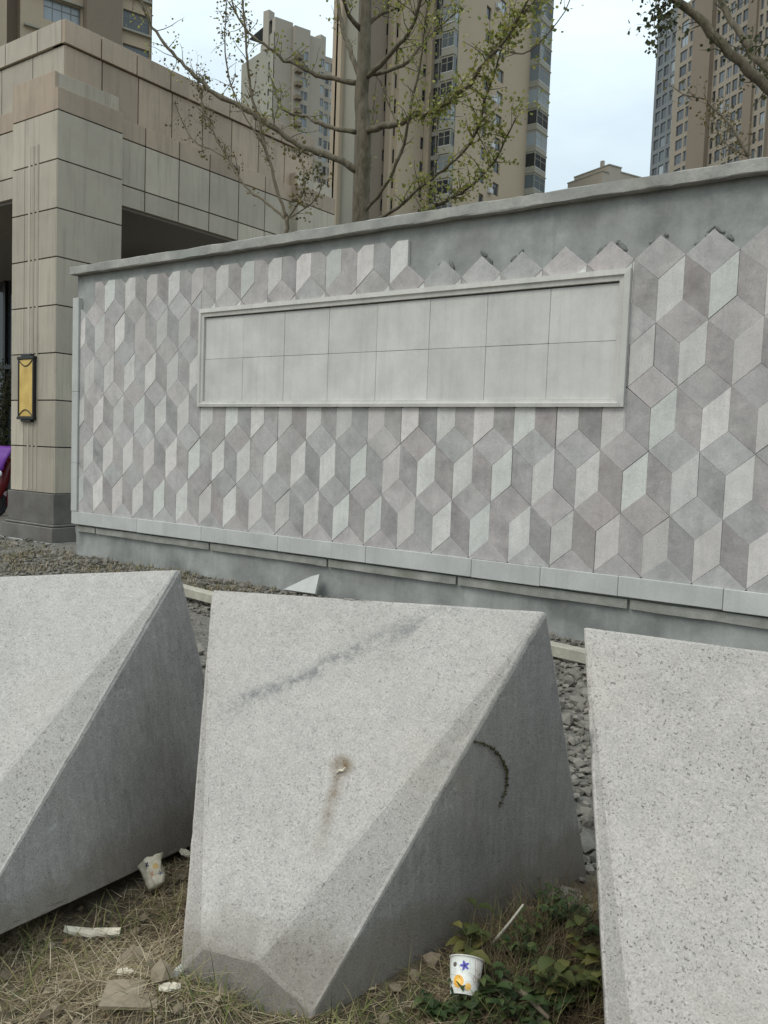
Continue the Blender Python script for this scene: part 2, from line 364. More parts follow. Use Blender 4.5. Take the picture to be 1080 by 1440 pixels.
# tiles
def clip(poly, a, b, c):
    """keep a*x+b*z<=c"""
    out = []; n = len(poly)
    for i in range(n):
        p, q = poly[i], poly[(i + 1) % n]; dp = a*p[0] + b*p[1] - c; dq = a*q[0] + b*q[1] - c
        if dp <= 0: out.append(p)
        if (dp < 0 < dq) or (dq < 0 < dp):
            u = dp / (dp - dq); out.append((p[0] + (q[0]-p[0])*u, p[1] + (q[1]-p[1])*u))
    return out
def area(p): return .5 * abs(sum(p[i][0]*p[(i+1) % len(p)][1] - p[(i+1) % len(p)][0]*p[i][1] for i in range(len(p)))) if len(p) > 2 else 0
_tile_cache = {}
def tile_mesh(poly, gap):
    key = (tuple((round(a, 3), round(b, 3)) for a, b in poly), round(gap, 4))
    if key in _tile_cache: return _tile_cache[key]
    n = len(poly)
    if sum((poly[i][0]*poly[(i+1) % n][1] - poly[(i+1) % n][0]*poly[i][1]) for i in range(n)) < 0: poly = poly[::-1]
    def inset(d):
        out = []
        for i in range(n):
            p0, p1, p2 = V(poly[i-1]), V(poly[i]), V(poly[(i+1) % n])
            e1 = (p1-p0).normalized(); e2 = (p2-p1).normalized(); n1 = V((-e1.y, e1.x)); n2 = V((-e2.y, e2.x))
            k = max(.35, 1 + n1.dot(n2)); out.append(p1 + (n1 + n2) * d / k)
        return out
    a = inset(gap + .0016); b = inset(gap - .0003)
    vv = [(p.x, -.012, p.y) for p in a] + [(p.x, -.0098, p.y) for p in b] + [(p.x, .03, p.y) for p in b]
    ff = [tuple(range(n))]
    for r in (0, n):
        ff += [(r+k, r+n+k, r+n+(k+1) % n, r+(k+1) % n) for k in range(n)]
    me = pmesh('tile', vv, ff); _tile_cache[key] = me; return me
rt = random.Random(3)
TL, TR = -6.742, 3.4
def put_tile(poly, name, mat):
    p = clip(poly, -1, 0, -TL); p = clip(p, 1, 0, TR); p = clip(p, 0, -1, -BAND_T)
    if len(p) < 3: return
    # cut away by the sign panel: keep the largest remaining side
    inside = clip(clip(clip(clip(p, -1, 0, -PX0), 1, 0, PX1), 0, -1, -PZ0), 0, 1, PZ1)
    if area(inside) > 1e-5:
        mid = clip(clip(p, -1, 0, -PX0), 1, 0, PX1)
        pieces = [clip(p, 1, 0, PX0), clip(p, -1, 0, -PX1), clip(mid, 0, 1, PZ0), clip(mid, 0, -1, -PZ1)]
    else: pieces = [p]
    for p in pieces: lay_tile(p, name, mat)
def lay_tile(p, name, mat):
    if area(p) < .0012: return
    q = [];  
    for v in p:
        if not q or (V(v) - V(q[-1])).length > .004: q.append(v)
    if (V(q[0]) - V(q[-1])).length < .004: q.pop()
    if len(q) < 3: return
    cx = sum(v[0] for v in q) / len(q); cz = sum(v[1] for v in q) / len(q)
    gap = rt.choice((.0, .0, .0, .0, .0006, .0012, .0022))
    me = tile_mesh([(v[0]-cx, v[1]-cz) for v in q], gap)
    o = link(name, me, None, wall, V((cx + rt.uniform(-.0015, .0015), -.15 + rt.uniform(-.0025, .0025), cz + rt.uniform(-.0015, .0015))))
    if not me.materials: me.materials.append(mat)
    if me.materials[0] != mat:
        o.material_slots[0].link = 'OBJECT'; o.material_slots[0].material = mat
    o.rotation_euler = (rt.gauss(0, .004), rt.gauss(0, .003), rt.gauss(0, .006))
    return o
for k in range(-1, 6):
    zk = ZR1 - k * RS; half = 0 if k % 2 == 0 else .5
    for ci in range(-20, 10):
        x0 = (ci + half) * CW; xm = x0 + CW / 2; x1 = x0 + CW
        rh = [(x0, zk), (xm, zk - S/2), (x1, zk), (xm, zk + S/2)]
        dk = [(x0, zk), (x0, zk - S), (xm, zk - 1.5*S), (xm, zk - S/2)]
        lt = [(xm, zk - S/2), (xm, zk - 1.5*S), (x1, zk - S), (x1, zk)]
        if k == -1:
            cut = ZR1 + 1.19 * S
            if xm < -6.3: continue
            if x0 < -2.1: put_tile(clip(dk, 0, 1, cut), 'dark_tile', M['tile_dark'])
            if xm < -2.0: put_tile(clip(lt, 0, 1, cut), 'light_tile', M['tile_light'])
            continue
        put_tile(rh, 'diamond_tile', M['tile_mid'])
        put_tile(dk, 'dark_tile', M['tile_dark'])
        put_tile(lt, 'light_tile', M['tile_light'])
# bottom band, left edge strip and the recessed ledge below
xs = [-6.86, -5.62, -4.55, -3.45, -2.36, -1.25, -.62, .02, .78, 1.6, 2.6, 3.7, 4.8, 5.9, 7.0]
for a, b in zip(xs, xs[1:]):
    wl(MB().bbox((a + .0015, -.030 - rt.uniform(0, .003), BAND_B + rt.uniform(-.004, .004)), (b - .0015, .03, BAND_T + rt.uniform(-.002, .002)), .004), 'band_stone', M['band'])
xs = [-6.80, -6.42, -4.45, -2.83, -1.40, .10, 1.5, 2.6, 4.2, 5.8, 7.0]
for a, b in zip(xs, xs[1:]):
    o = wl(lumpy_bar(a + .012, b - .012, [(.05, BAND_B - .092), (-.001, BAND_B - .088), (-.003, BAND_B - .018), (.05, BAND_B - .010)], .09, .004, a), 'ledge_stone', M['ledge'])
zs = [BAND_T + .003, 1.16, 2.02, 3.13]
for a, b in zip(zs, zs[1:]):
    wl(MB().bbox((-6.868, -.034, a), (-6.752, .06, b - .002), .004), 'edge_stone', M['band'])
# sign panel: moulded frame, 2 x 8 slabs
IX0, IX1, IZ0, IZ1 = -4.575, -.098, 1.895, 2.770
def moulding(a, b, c, d):          # mitred bar: outer edge a-b, inner edge c-d in XZ
    vv = [(a[0], .02, a[1]), (b[0], .02, b[1]), (a[0], -.046, a[1]), (b[0], -.046, b[1])]
    def lerp(p, q, u): return (p[0] + (q[0]-p[0])*u, p[1] + (q[1]-p[1])*u)
    for u, y in ((.5, -.050), (.62, -.034), (1., -.030), (1., .02)):
        for p, q in ((a, c), (b, d)):
            w = lerp(p, q, u); vv.append((w[0], y, w[1]))
    ff = [(2*k, 2*k+1, 2*((k+1) % 6)+1, 2*((k+1) % 6)) for k in range(6)] + [(0, 2, 4, 6, 8, 10), (11, 9, 7, 5, 3, 1)]
    q = MB(); q.v = vv; q.f = ff; return q
O = [(PX0, PZ0), (PX1, PZ0), (PX1, PZ1), (PX0, PZ1)]; I = [(IX0, IZ0), (IX1, IZ0), (IX1, IZ1), (IX0, IZ1)]
for k in range(4):
    j = (k + 1) % 4; wl(moulding(O[k], O[j], I[k], I[j]), 'panel_moulding', M['moulding'])
for i in range(8):
    for j in range(2):
        w8 = (IX1 - IX0) / 8; h2 = (IZ1 - IZ0) / 2
        o = wl(MB().bbox((IX0 + i*w8 + .0014, -.006, IZ0 + j*h2 + .0014), (IX0 + (i+1)*w8 - .0014, .02, IZ0 + (j+1)*h2 - (.0014 if j == 0 else .013)), .002), 'sign_slab', M['slab'])
        o.location.y += rt.uniform(-.0015, .0015)

M['mortar'] = stone('mortar', (.20, .205, .19), blotch=.3, bscale=12, fine=.15, objvar=.2, bump=.3)
# dabs of mortar left round the upper tile edges
rm_ = random.Random(9)
for k_ in range(26):
    ci = rm_.choice((-7, -5, -4, -3, -2, -1, -1, 0, 1, 1, 2, 2, 3)); u_ = rm_.uniform(-.35, .35)
    bm = bmesh.new(); bmesh.ops.create_icosphere(bm, subdivisions=2, radius=1)
    sx_, sz_ = rm_.uniform(.012, .05), rm_.uniform(.008, .022)
    for v in bm.verts: v.co = V((v.co.x*sx_, v.co.y*.010, v.co.z*sz_)) * (1 + .35*mnoise.noise(v.co*1.7 + V((k_, 0, 0))))
    q = MB().bm(bm)
    o = q.build('mortar_dab', M['mortar'], wall, V(((ci + .5 + u_)*CW, -.15 + .018, ZR1 + S*.5*(1 - abs(u_)*2) + .016 + rm_.uniform(0, .02))), True)
    o.rotation_euler.y = (.7 if u_ > 0 else -.7) + rm_.gauss(0, .2)
# ------------------------------------------------------------------ gatehouse
PCX, PCY, PW, PD = -8.151, .583, 1.068, 1.033
def cladding(parent, core_a, core_b, slabs, mat, core_name='core'):
    MB().box(core_a, core_b).build(core_name, M['joint'], parent, -parent.location)
    for a, b, nm, mt in slabs: MB().bbox(a, b, .003).build(nm, mt or mat, parent, -parent.location)
def make_pillar(x, y, label, ztop=None, detailed=True):
    """x,y: front right corner"""
    p = empty('gate_pillar', (x - PW/2, y + PD/2, 0), label, 'pillar')
    off = -p.location; T = .018
    MB().box((x - PW + T, y + T, 0), (x - T, y + PD, 6.05)).build('pillar_core', M['joint'], p, off)
    zz = [.690 + .6365 * i for i in range(9)]
    g = .008
    for a, b in zip(zz, zz[1:]):
        MB().bbox((x - PW, y, a + g), (x - PW + .30, y + .3, b - g), .003).build('cladding_slab', M['clad'], p, off)
        MB().bbox((x - PW + .31, y, a + g), (x - T - .004, y + .03, b - g), .003).build('cladding_slab', M['clad'], p, off)
        MB().bbox((x - T - .001, y, a + g), (x, y + PD, b - g), .003).build('cladding_slab', M['clad'], p, off)
    if detailed:
        for k, rx in enumerate((.40, .50, .60)):
            MB().bbox((x - PW + rx, y - .007, .72), (x - PW + rx + .05, y + .005, 5.40), .004).build('fluted_rib', M['clad'], p, off)
    z = zz[-1]
    MB().bbox((x - PW, y, z + g), (x - .075, y + .05, z + .51), .003).build('cladding_slab', M['clad_dark'], p, off)
    MB().bbox((x - .074, y, z + g), (x, y + PD, z + .29), .003).build('cladding_slab', M['clad_dark'], p, off)
    MB().bbox((x - PW + .01, y + .052, z + .296), (x - .075, y + PD - .02, z + .505), .003).build('cladding_slab', M['clad'], p, off)
    # plinth
    MB().bbox((x - PW - .03, y - .03, .27), (x + .03, y + PD + .03, .688), .006).build('plinth_stone', M['plinth'], p, off)
    MB().bbox((x - PW - .06, y - .06, .235), (x + .06, y + PD + .06, .27), .012).build('plinth_moulding', M['plinth'], p, off)
    MB().bbox((x - PW - .09, y - .09, .03), (x + .09, y + PD + .09, .232), .006).build('plinth_stone', M['plinth'], p, off)
    MB().bbox((x - PW - .11, y - .11, -.3), (x + .11, y + PD + .11, .028), .006).build('footing', M['cement'], p, off)
    return p
make_pillar(PCX, PCY, 'tall beige clad gate pillar with lantern at the left end of the tiled wall')
P2Y = on(420, 250, 0, PCX).y
make_pillar(PCX, P2Y, 'far beige gate pillar rising just above the wall coping behind the saplings', detailed=False)

gate = empty('gatehouse', (-11, 4, 0), 'beige stone clad gatehouse beam and parapet above the pillars', 'building')
goff = -gate.location
BX = -8.29; BY = PCY + .14            # lower beam faces
UX = -8.36; UY = .813                 # upper tier faces
GXL = -17.0
Y2END = on(440, 200, 0, UX).y
g = .009
MB().box((GXL, BY + .02, 4.86), (BX - .02, Y2END - .25, 6.05)).build('beam_core', M['joint'], gate, goff)
MB().box((GXL, UY + .02, 6.055), (UX - .02, Y2END - .02, 7.05)).build('tier_core', M['joint'], gate, goff)
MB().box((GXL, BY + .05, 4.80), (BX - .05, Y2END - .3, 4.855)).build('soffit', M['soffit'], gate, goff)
def face_slabs(joints, axis, plane, z0, z1, mat, th=.06, nm='cladding_slab'):
    for a, b in zip(joints, joints[1:]):
        a, b = min(a, b), max(a, b)
        if b - a < .03: continue
        if axis == 1: MB().bbox((plane - th, a + g, z0 + g), (plane, b - g, z1 - g), .003).build(nm, mat, gate, goff)
        else: MB().bbox((a + g, plane, z0 + g), (b - g, plane + th, z1 - g), .003).build(nm, mat, gate, goff)
def ext(j, end, step):
    while abs(j[-1] - end) > step * 1.3: j.append(j[-1] + step * (1 if end > j[-1] else -1))
    j.append(end); return j
jl = [BY] + [on(x, y, 0, BX).y for x, y in ((204.4, 240), (252, 250), (295, 255), (336, 265), (373, 275))]; jl = ext(jl, P2Y + .1, .85)
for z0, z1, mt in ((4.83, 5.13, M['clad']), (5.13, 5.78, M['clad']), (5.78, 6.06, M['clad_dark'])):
    face_slabs(jl, 1, BX, z0, z1, mt)
    face_slabs(ext([PCX - PW + .4], GXL, 1.0), 0, BY, z0, z1, mt)
ju = [UY] + [on(x, y, 0, UX).y for x, y in ((144, 90), (195, 120), (242, 160), (285, 180), (326, 190), (364, 200), (400.6, 210))]; ju = ext(ju, Y2END, .9)
jp = [UY - .03] + [on(x, y, 0, UX).y for x, y in ((141, 60), (191, 85), (238.5, 105), (282, 115), (322, 130), (358, 150), (395, 165))]; jp = ext(jp, Y2END, .9)
jf = [UX - .002, -9.11, -9.9]; jf = ext(jf, GXL, .95)
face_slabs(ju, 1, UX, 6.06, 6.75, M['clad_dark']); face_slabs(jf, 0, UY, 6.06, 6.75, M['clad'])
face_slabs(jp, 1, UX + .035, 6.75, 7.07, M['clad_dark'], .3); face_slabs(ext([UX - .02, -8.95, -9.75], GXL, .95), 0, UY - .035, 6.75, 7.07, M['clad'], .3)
# glazed inner wall seen through the opening on the far left
MB().box((GXL, 4.2, 0), (-10.2, 4.3, 4.8)).build('inner_wall', M['glass'], gate, goff)
for x in (-15.5, -14.2, -12.9, -11.6, -10.3): MB().box((x - .04, 4.13, 0), (x + .04, 4.198, 4.8)).build('mullion', M['black'], gate, goff)
for z in (1.1, 2.9): MB().box((GXL, 4.12, z), (-10.2, 4.128, z + .09)).build('transom', M['black'], gate, goff)
# lantern
lt = empty('wall_lantern', (-8.775, .583, 2.13), 'slim amber wall lantern in black frame on the gate pillar', 'lamp')
t = MT('amber_glass', .35, .5); t.col(t.mix(t.rng(t.noise(t.obj, 6, 3, .5), .3, .7), (.50, .32, .07), (.68, .47, .13))); M['amber'] = t.m
MB().bbox((-.165, -.052, -.40), (.165, -.010, .40), .012).build('amber_shade', M['amber'], lt)
for sx in (-1, 1): MB().bbox((sx*.178 - .012, -.058, -.42), (sx*.178 + .012, .0, .42), .003).build('frame_post', M['black'], lt)
for sz in (-1, 1):
    MB().bbox((-.20, -.068, sz*.415 - .02), (.20, .0, sz*.415 + .02), .005).build('frame_cap', M['black'], lt)
    MB().bbox((-.12, -.055, sz*.452 - .0165), (.12, .0, sz*.452 + .0165), .005).build('frame_cap', M['black'], lt)
    pts = [(-.165 + .33*i/12, -.055, sz*(.385 - .085*math.cos(math.pi*(i/12 - .5)))) for i in range(13)]
    MB().tube(pts, [.008]*13, 6).build('arched_bar', M['black'], lt)


# ------------------------------------------------------------------ towers
_wcache = {}
def window_meshes(w, h, kind):
    key = (round(w, 2), round(h, 2), kind)
    if key in _wcache: return _wcache[key]
    f = MB(); b = .07
    f.box((-w/2, -.03, 0), (-w/2 + b, .05, h)).box((w/2 - b, -.03, 0), (w/2, .05, h)).box((-w/2 + b, -.03, 0), (w/2 - b, .05, b)).box((-w/2 + b, -.03, h - b), (w/2 - b, .05, h))
    if kind == 'd': f.box((-.035, -.028, b), (.035, .04, h - b))
    if kind == 't': f.box((-w/2 + b, -.028, h*.68), (w/2 - b, .04, h*.68 + .06)).box((-.035, -.026, b), (.035, .04, h*.68))
    if kind == 'q':
        for u in (-.25, 0, .25): f.box((u*w - .03, -.028, b), (u*w + .03, .04, h - b))
        f.box((-w/2 + b, -.032, h*.62), (w/2 - b, .04, h*.62 + .07))
    p = MB().box((-w/2 + .02, .0, .02), (w/2 - .02, .02, h - .02))
    r = (f.mesh('window'), p.mesh('pane')); _wcache[key] = r; return r
class Facade:
    """wall plane with real recessed openings; u runs to the right seen from outside"""
    def __init__(s, parent, o, u, width, z0, z1, mat, name='wall', depth=.28):
        s.p, s.o, s.u, s.w, s.z0, s.z1, s.mat, s.name, s.d = parent, V(o), V(u).normalized(), width, z0, z1, mat, name, depth
        s.n = s.u.cross(V((0, 0, 1))); s.h = []
    def hole(s, u0, u1, z0, z1, kind='d', glass='glass', frame='frame'):
        if u0 < .02 or u1 > s.w - .02 or z0 < s.z0 + .02 or z1 > s.z1 - .02: return
        s.h.append((u0, u1, z0, z1, kind, glass, frame))
    def P(s, u, z, d=0.): return s.o + s.u * u + V((0, 0, z)) - s.n * d
    def build(s, panes=True):
        us = sorted({0., s.w} | {q for h in s.h for q in h[:2]}); zs = sorted({s.z0, s.z1} | {q for h in s.h for q in h[2:4]})
        vi = {}; vv = []; ff = []
        def vid(u, z, d=0.):
            k = (round(u, 4), round(z, 4), d)
            if k not in vi: vi[k] = len(vv); vv.append(s.P(u, z, d))
            return vi[k]
        cells = set()
        ui = {u: i for i, u in enumerate(us)}; zi = {z: i for i, z in enumerate(zs)}
        for h in s.h:
            for i in range(ui[h[0]], ui[h[1]]):
                for j in range(zi[h[2]], zi[h[3]]): cells.add((i, j))
        for i in range(len(us) - 1):
            j = 0
            while j < len(zs) - 1:
                if (i, j) in cells: j += 1; continue
                k = j
                while k < len(zs) - 1 and (i, k) not in cells: k += 1
                ff.append((vid(us[i], zs[j]), vid(us[i+1], zs[j]), vid(us[i+1], zs[k]), vid(us[i], zs[k]))); j = k
        for h in s.h:
            a, b, c, d = [(h[0], h[2]), (h[1], h[2]), (h[1], h[3]), (h[0], h[3])]
            for p, q in ((a, b), (b, c), (c, d), (d, a)): ff.append((vid(*p), vid(*p, s.d), vid(*q, s.d), vid(*q)))
        off = -s.p.matrix_world.translation if False else -s.p.location
        link(s.name, pmesh(s.name, vv, ff), s.mat, s.p, off)
        ang = math.atan2(s.u.y, s.u.x)
        for u0, u1, z0, z1, kind, gl, frm in s.h:
            fm, pm = window_meshes(u1 - u0, z1 - z0, kind)
            o = link('window', fm, M[frm], s.p, s.P((u0+u1)/2, z0, s.d - .06) + off); o.rotation_euler.z = ang
            if o.data.materials[0] != M[frm]: o.material_slots[0].link = 'OBJECT'; o.material_slots[0].material = M[frm]
            q = link('pane', pm, M[gl], o)
            if q.data.materials[0] != M[gl]: q.material_slots[0].link = 'OBJECT'; q.material_slots[0].material = M[gl]
def slab_band(parent, o, u, w, z, h, proud, mat, name='cornice'):
    u = V(u).normalized(); n = u.cross(V((0, 0, 1))); o = V(o); off = -parent.location
    vv = []
    for zz in (z, z + h):
        for p in (o + n*proud, o + u*w + n*proud, o + u*w - n*.1, o - n*.1): vv.append(p + V((0, 0, zz)))
    link(name, pmesh(name, vv, [(0,1,5,4),(1,2,6,5),(2,3,7,6),(3,0,4,7),(4,5,6,7),(3,2,1,0)]), mat, parent, off)
def closing(parent, pts, z0, z1, mat, name='rear_wall', roof=True):
    """hidden walls following the footprint points and a flat roof"""
    n = len(pts); vv = [V((p.x, p.y, z0)) for p in pts] + [V((p.x, p.y, z1)) for p in pts]
    ff = [(i, i+1, n+i+1, n+i) for i in range(n - 1)]
    link(name, pmesh(name, vv, ff), mat, parent, -parent.location)
def bay(parent, base, u, w, z, h, d, mats, name='bay_window', park=.95):
    """projecting glazed bay: solid apron, posts, glass"""
    u = V(u).normalized(); ang = math.atan2(u.y, u.x)
    b = MB().box((0, -d, 0), (w, .05, park)).box((0, -d, h - .25), (w, .05, h)).box((-.08, -d - .1, -.1), (w + .08, .05, .04))
    for x in (0, w/2 - .04, w - .08): b.box((x, -d + .0, park), (x + .08, -d + .08, h - .25))
    b.box((.08, -d + .01, (park + h)*.52), (w - .08, -d + .06, (park + h)*.52 + .07))
    o = b.build(name, mats[0], parent, V(base) + V((0, 0, z)) - parent.location); o.rotation_euler.z = ang
    MB().box((.03, -d + .03, park + .005), (w - .03, .04, h - .255)).build('pane', mats[1], o)
    MB().box((-.02, -d - .02, park - .09), (w + .02, -d - .002, park)).build('sill', M['frame_pale'], o)

rw = random.Random(11)
FH = 3.0
# --- central tower: stepped plan, axis aligned with the wall
c0 = deep(641, 150, 108); TX, TY = c0.x, c0.y
tw = empty('apartment_tower', (TX - 12, TY + 10, 0), 'tall beige apartment tower directly behind the ginkgo tree trunk', 'tower')
Y2 = on(744, 150, 0, TX).y
Xa = on(601, 150, 1, TY).x; Yb = on(560, 150, 0, Xa).y; Xc = on(546, 150, 1, Yb).x; Yd = on(500, 150, 0, Xc).y; Xe = on(466, 150, 1, Yd).x
TH = 78.0; nf = range(7, 23)
wY = Y2 - TY
fa = Facade(tw, (TX, TY, 0), (0, 1, 0), wY, 0, TH, M['tower'])
ua = on(682, 150, 0, TX).y - TY; ub = on(702, 150, 0, TX).y - TY
for f in nf:
    z = f * FH
    fa.hole(ua - .62, ua + .62, z + 1.30, z + 2.95, 's' if f % 2 else 'd')
    fa.hole(ub - .85, ub + .85, z + .70, z + 2.35, 'd', 'glass' if rw.random() < .7 else 'glass_sky')
fa.build()
wX = TX - Xa
fb = Facade(tw, (Xa, TY, 0), (1, 0, 0), wX, 0, TH, M['tower_grey'])
for f in nf:
    z = f * FH
    fb.hole(wX*.04, wX*.33, z + .3, z + 2.75, 'q'); fb.hole(wX*.36, wX*.53, z + .5, z + 2.7, 'd')
fb.build()
for f in nf:
    bay(tw, (Xa + wX*.56, TY, 0), (1, 0, 0), wX*.42, f*FH, FH - .12, .9, (M['tower_grey'], M['glass' if rw.random() < .6 else 'glass_sky']))
    bay(tw, (TX, Y2 - .3, 0), (0, 1, 0), 3.6, f*FH, FH - .1, 1.5, (M['tower_grey'], M['glass_sky' if rw.random() < .75 else 'glass']), 'bay_window', .8)
    if rw.random() < .8: MB().bbox((TX + .003, TY + ua + 1.6, f*FH + .5), (TX + .42, TY + ua + 2.5, f*FH + 1.15), .02).build('air_conditioner', M['frame_pale'], tw, -tw.location)
fc = Facade(tw, (Xa, Yb, 0), (0, 1, 0), TY - Yb, 0, TH, M['tower'])
for f in nf: fc.hole((TY-Yb)*.80, (TY-Yb)*.93, f*FH + 1.0, f*FH + 2.5, 's')
fc.build()
wc = Xa - Xc
fd = Facade(tw, (Xc, Yb, 0), (1, 0, 0), wc, 0, TH, M['tower'])
for f in nf: fd.hole(wc*.25, wc*.75, f*FH + .8, f*FH + 2.5, 's')
fd.build()
fe = Facade(tw, (Xc, Yd, 0), (0, 1, 0), Yb - Yd, 0, TH, M['tower_brown'])
for f in nf: fe.hole((Yb-Yd)*.86, (Yb-Yd)*.95, f*FH + 1.0, f*FH + 2.4, 's')
fe.build()
we = Xc - Xe
ff_ = Facade(tw, (Xe, Yd, 0), (1, 0, 0), we, 0, TH, M['tower_grey'])
for f in nf: ff_.hole(we*.08, we*.22, f*FH + .7, f*FH + 2.5, 's'); ff_.hole(we*.30, we*.36, f*FH + 1.2, f*FH + 2.3, 's')
ff_.build()
for xx, yy in ((Xa + .05, TY), (Xc + .1, Yb), (Xe + .5, Yd), (Xe + we*.28, Yd)):
    MB().box((xx, yy - .7, 0), (xx + .8, yy - .003, TH)).build('pier', M['tower'], tw, -tw.location)
closing(tw, [V((TX, Y2, 0)), V((Xe, Y2, 0)), V((Xe, Yd, 0))], 0, TH, M['tower_grey'])
link('roof', pmesh('roof', [(TX, TY, TH), (TX, Y2, TH), (Xe, Y2, TH), (Xe, Yd, TH), (Xc, Yd, TH), (Xc, Yb, TH), (Xa, Yb, TH), (Xa, TY, TH)], [tuple(range(8))]), M['tower_dark'], tw, -tw.location)

# --- right tower: facade recedes to the left
def dirang(px):                      # horizontal direction whose vanishing point is at image column px
    d = ray(px, 590); d.z = 0; return d.normalized()
uR = -dirang(160)                    # u to the right (towards us)
nR = uR.cross(V((0, 0, 1)))
o0 = deep(919, 150, 190); o0.z = 0
def ucol(px, org, u):                # distance along u from org where the image column px is met
    d = ray(px, 150); d.z = 0; a = CAM - org; a.z = 0
    det = u.x * (-d.y) - u.y * (-d.x)
    return (a.x * (-d.y) - a.y * (-d.x)) / det
rt_ = empty('apartment_tower', tuple(o0 + uR*20 - nR*8), 'brown apartment tower at the upper right, partly behind bare branches', 'tower')
segs = [(919, 950, 'tower_dark', 83.5, 0.), (950, 978, 'tower_right', 96, .8), (978, 1003, 'tower_brown', 97, 1.6), (1003, 1051, 'tower_right', 104, .6), (1051, 1063, 'tower_brown', 104, 1.2), (1063, 1082, 'tower_right', 104, .7), (1082, 1130, 'tower_brown', 104, .2)]
ztR = deep(935, 38, (o0 + uR*ucol(935, o0, uR) - CAM).dot(CF)).z
segs[0] = (919, 950, 'tower_dark', ztR, 0.)
fl = range(15, 36)
for a, b, mt, hh, pr_ in segs:
    ua, ub = ucol(a, o0, uR), ucol(b, o0, uR); w = ub - ua
    fc = Facade(rt_, o0 + uR*ua + nR*pr_, uR, w, 0, hh, M[mt])
    cols = {919: [(.10, .32), (.38, .60), (.68, .95)], 950: [(.26, .60), (.68, .92)], 978: [], 1003: [(.03, .12), (.20, .36), (.42, .56), (.60, .75), (.79, .95)], 1051: [], 1063: [(.1, .35), (.55, .9)], 1082: [(.1, .3), (.5, .7)]}[a]
    for f in fl:
        for k, (p, q) in enumerate(cols): fc.hole(w*p, w*q, f*FH + .4, f*FH + 2.5, 'd' if q - p > .12 else 's', 'glass' if rw.random() < .85 else 'glass_sky', 'frame_pale' if (k + a) % 3 == 0 else 'frame')
    fc.build()
    for e, v in ((0, ua), (1, ub)):
        p = o0 + uR*v; link('return_wall', pmesh('return_wall', [p + nR*pr_, p - nR*.4, p - nR*.4 + V((0, 0, hh)), p + nR*pr_ + V((0, 0, hh))], [(0, 1, 2, 3)]), M[mt], rt_, -rt_.location)
    pa, pb = o0 + uR*ua, o0 + uR*ub
    link('roof', pmesh('roof', [pa + nR*pr_ + V((0, 0, hh)), pb + nR*pr_ + V((0, 0, hh)), pb - nR*14 + V((0, 0, hh)), pa - nR*14 + V((0, 0, hh))], [(0, 1, 2, 3)]), M['tower_dark'], rt_, -rt_.location)
closing(rt_, [o0 + uR*ucol(1130, o0, uR), o0 + uR*ucol(1130, o0, uR) - nR*14, o0 - nR*14, o0], 0, 83.5, M['tower_dark'])

# --- far left tower between gatehouse parapet and central tower
uL = dirang(2300); nL = uL.cross(V((0, 0, 1)))
o1 = deep(384, 100, 195); o1.z = 0
lt_ = empty('apartment_tower', tuple(o1 + uL*9 - nL*7), 'distant pale apartment tower left of the ginkgo trunk with stepped roofline', 'tower')
topz = deep(400, 26, 195).z
ul_ = lambda px: ucol(px, o1, uL)
for a, b, mt, hh, cols in ((384, 409, 'tower_pale', topz, [(.0, .0)]), (409, 431, 'tower_pale', topz - .8, [(.48, .92)]), (431, 455, 'tower_pale', topz - 1.5, [(.75, .95)]), (455, 480, 'tower_pale', topz - 4.5, [(.0, .35), (.42, .75)])):
    ua, ub = ul_(a), ul_(b); w = ub - ua; pr_ = {384: 0., 409: .9, 431: .2, 455: -.8}[a]
    fc = Facade(lt_, o1 + uL*ua + nL*pr_, uL, w, 0, hh, M[mt])
    for f in range(14, 31):
        for p, q in cols:
            if q > p: fc.hole(max(.05, w*p), w*q, f*FH + .5, f*FH + 2.4, 'd', 'glass_sky' if rw.random() < .55 else 'glass', 'frame_pale')
    fc.build()
    for v in (ua, ub):
        p = o1 + uL*v; link('return_wall', pmesh('return_wall', [p + nL*pr_, p - nL*1.5, p - nL*1.5 + V((0, 0, hh)), p + nL*pr_ + V((0, 0, hh))], [(0, 1, 2, 3)]), M[mt], lt_, -lt_.location)
    pa, pb = o1 + uL*ua, o1 + uL*ub
    link('roof', pmesh('roof', [pa + nL*pr_ + V((0, 0, hh)), pb + nL*pr_ + V((0, 0, hh)), pb - nL*14 + V((0, 0, hh)), pa - nL*14 + V((0, 0, hh))], [(0, 1, 2, 3)]), M['tower_dark'], lt_, -lt_.location)
    if a == 409:
        for f in range(14, 31): MB().box((0, -1.2, 0), (w*.42, 0, .9)).build('balcony', M['tower_brown'], lt_, o1 + uL*(ua + .2) + nL*(pr_ + .003) + V((0, 0, f*FH)) - lt_.location).rotation_euler.z = math.atan2(uL.y, uL.x)
# left flank, a dark grey-green receding side with its own chimney blocks
uS = -dirang(-100); sw = 9.0
fs = Facade(lt_, o1 - uS*sw, uS, sw, 0, topz - 3, M['tower_grey'])
for f in range(14, 30): fs.hole(sw*.62, sw*.74, f*FH + .7, f*FH + 2.3, 's')
fs.build()
for px_, dz in ((378, 2.6), (460, 1.2)):
    b = o1 + uL*ul_(px_ if px_ > 384 else 386) - nL*4
    MB().box((-.9, -.9, topz - 6), (.9, .9, topz + dz)).build('chimney', M['tower_pale'], lt_, V((b.x, b.y, 0)) - lt_.location)
cl = o1 + uL*ul_(480)
closing(lt_, [cl, cl - nL*14, o1 - nL*14 - uS*4, o1 - uS*sw], 0, topz - 4.5, M['tower_grey'])

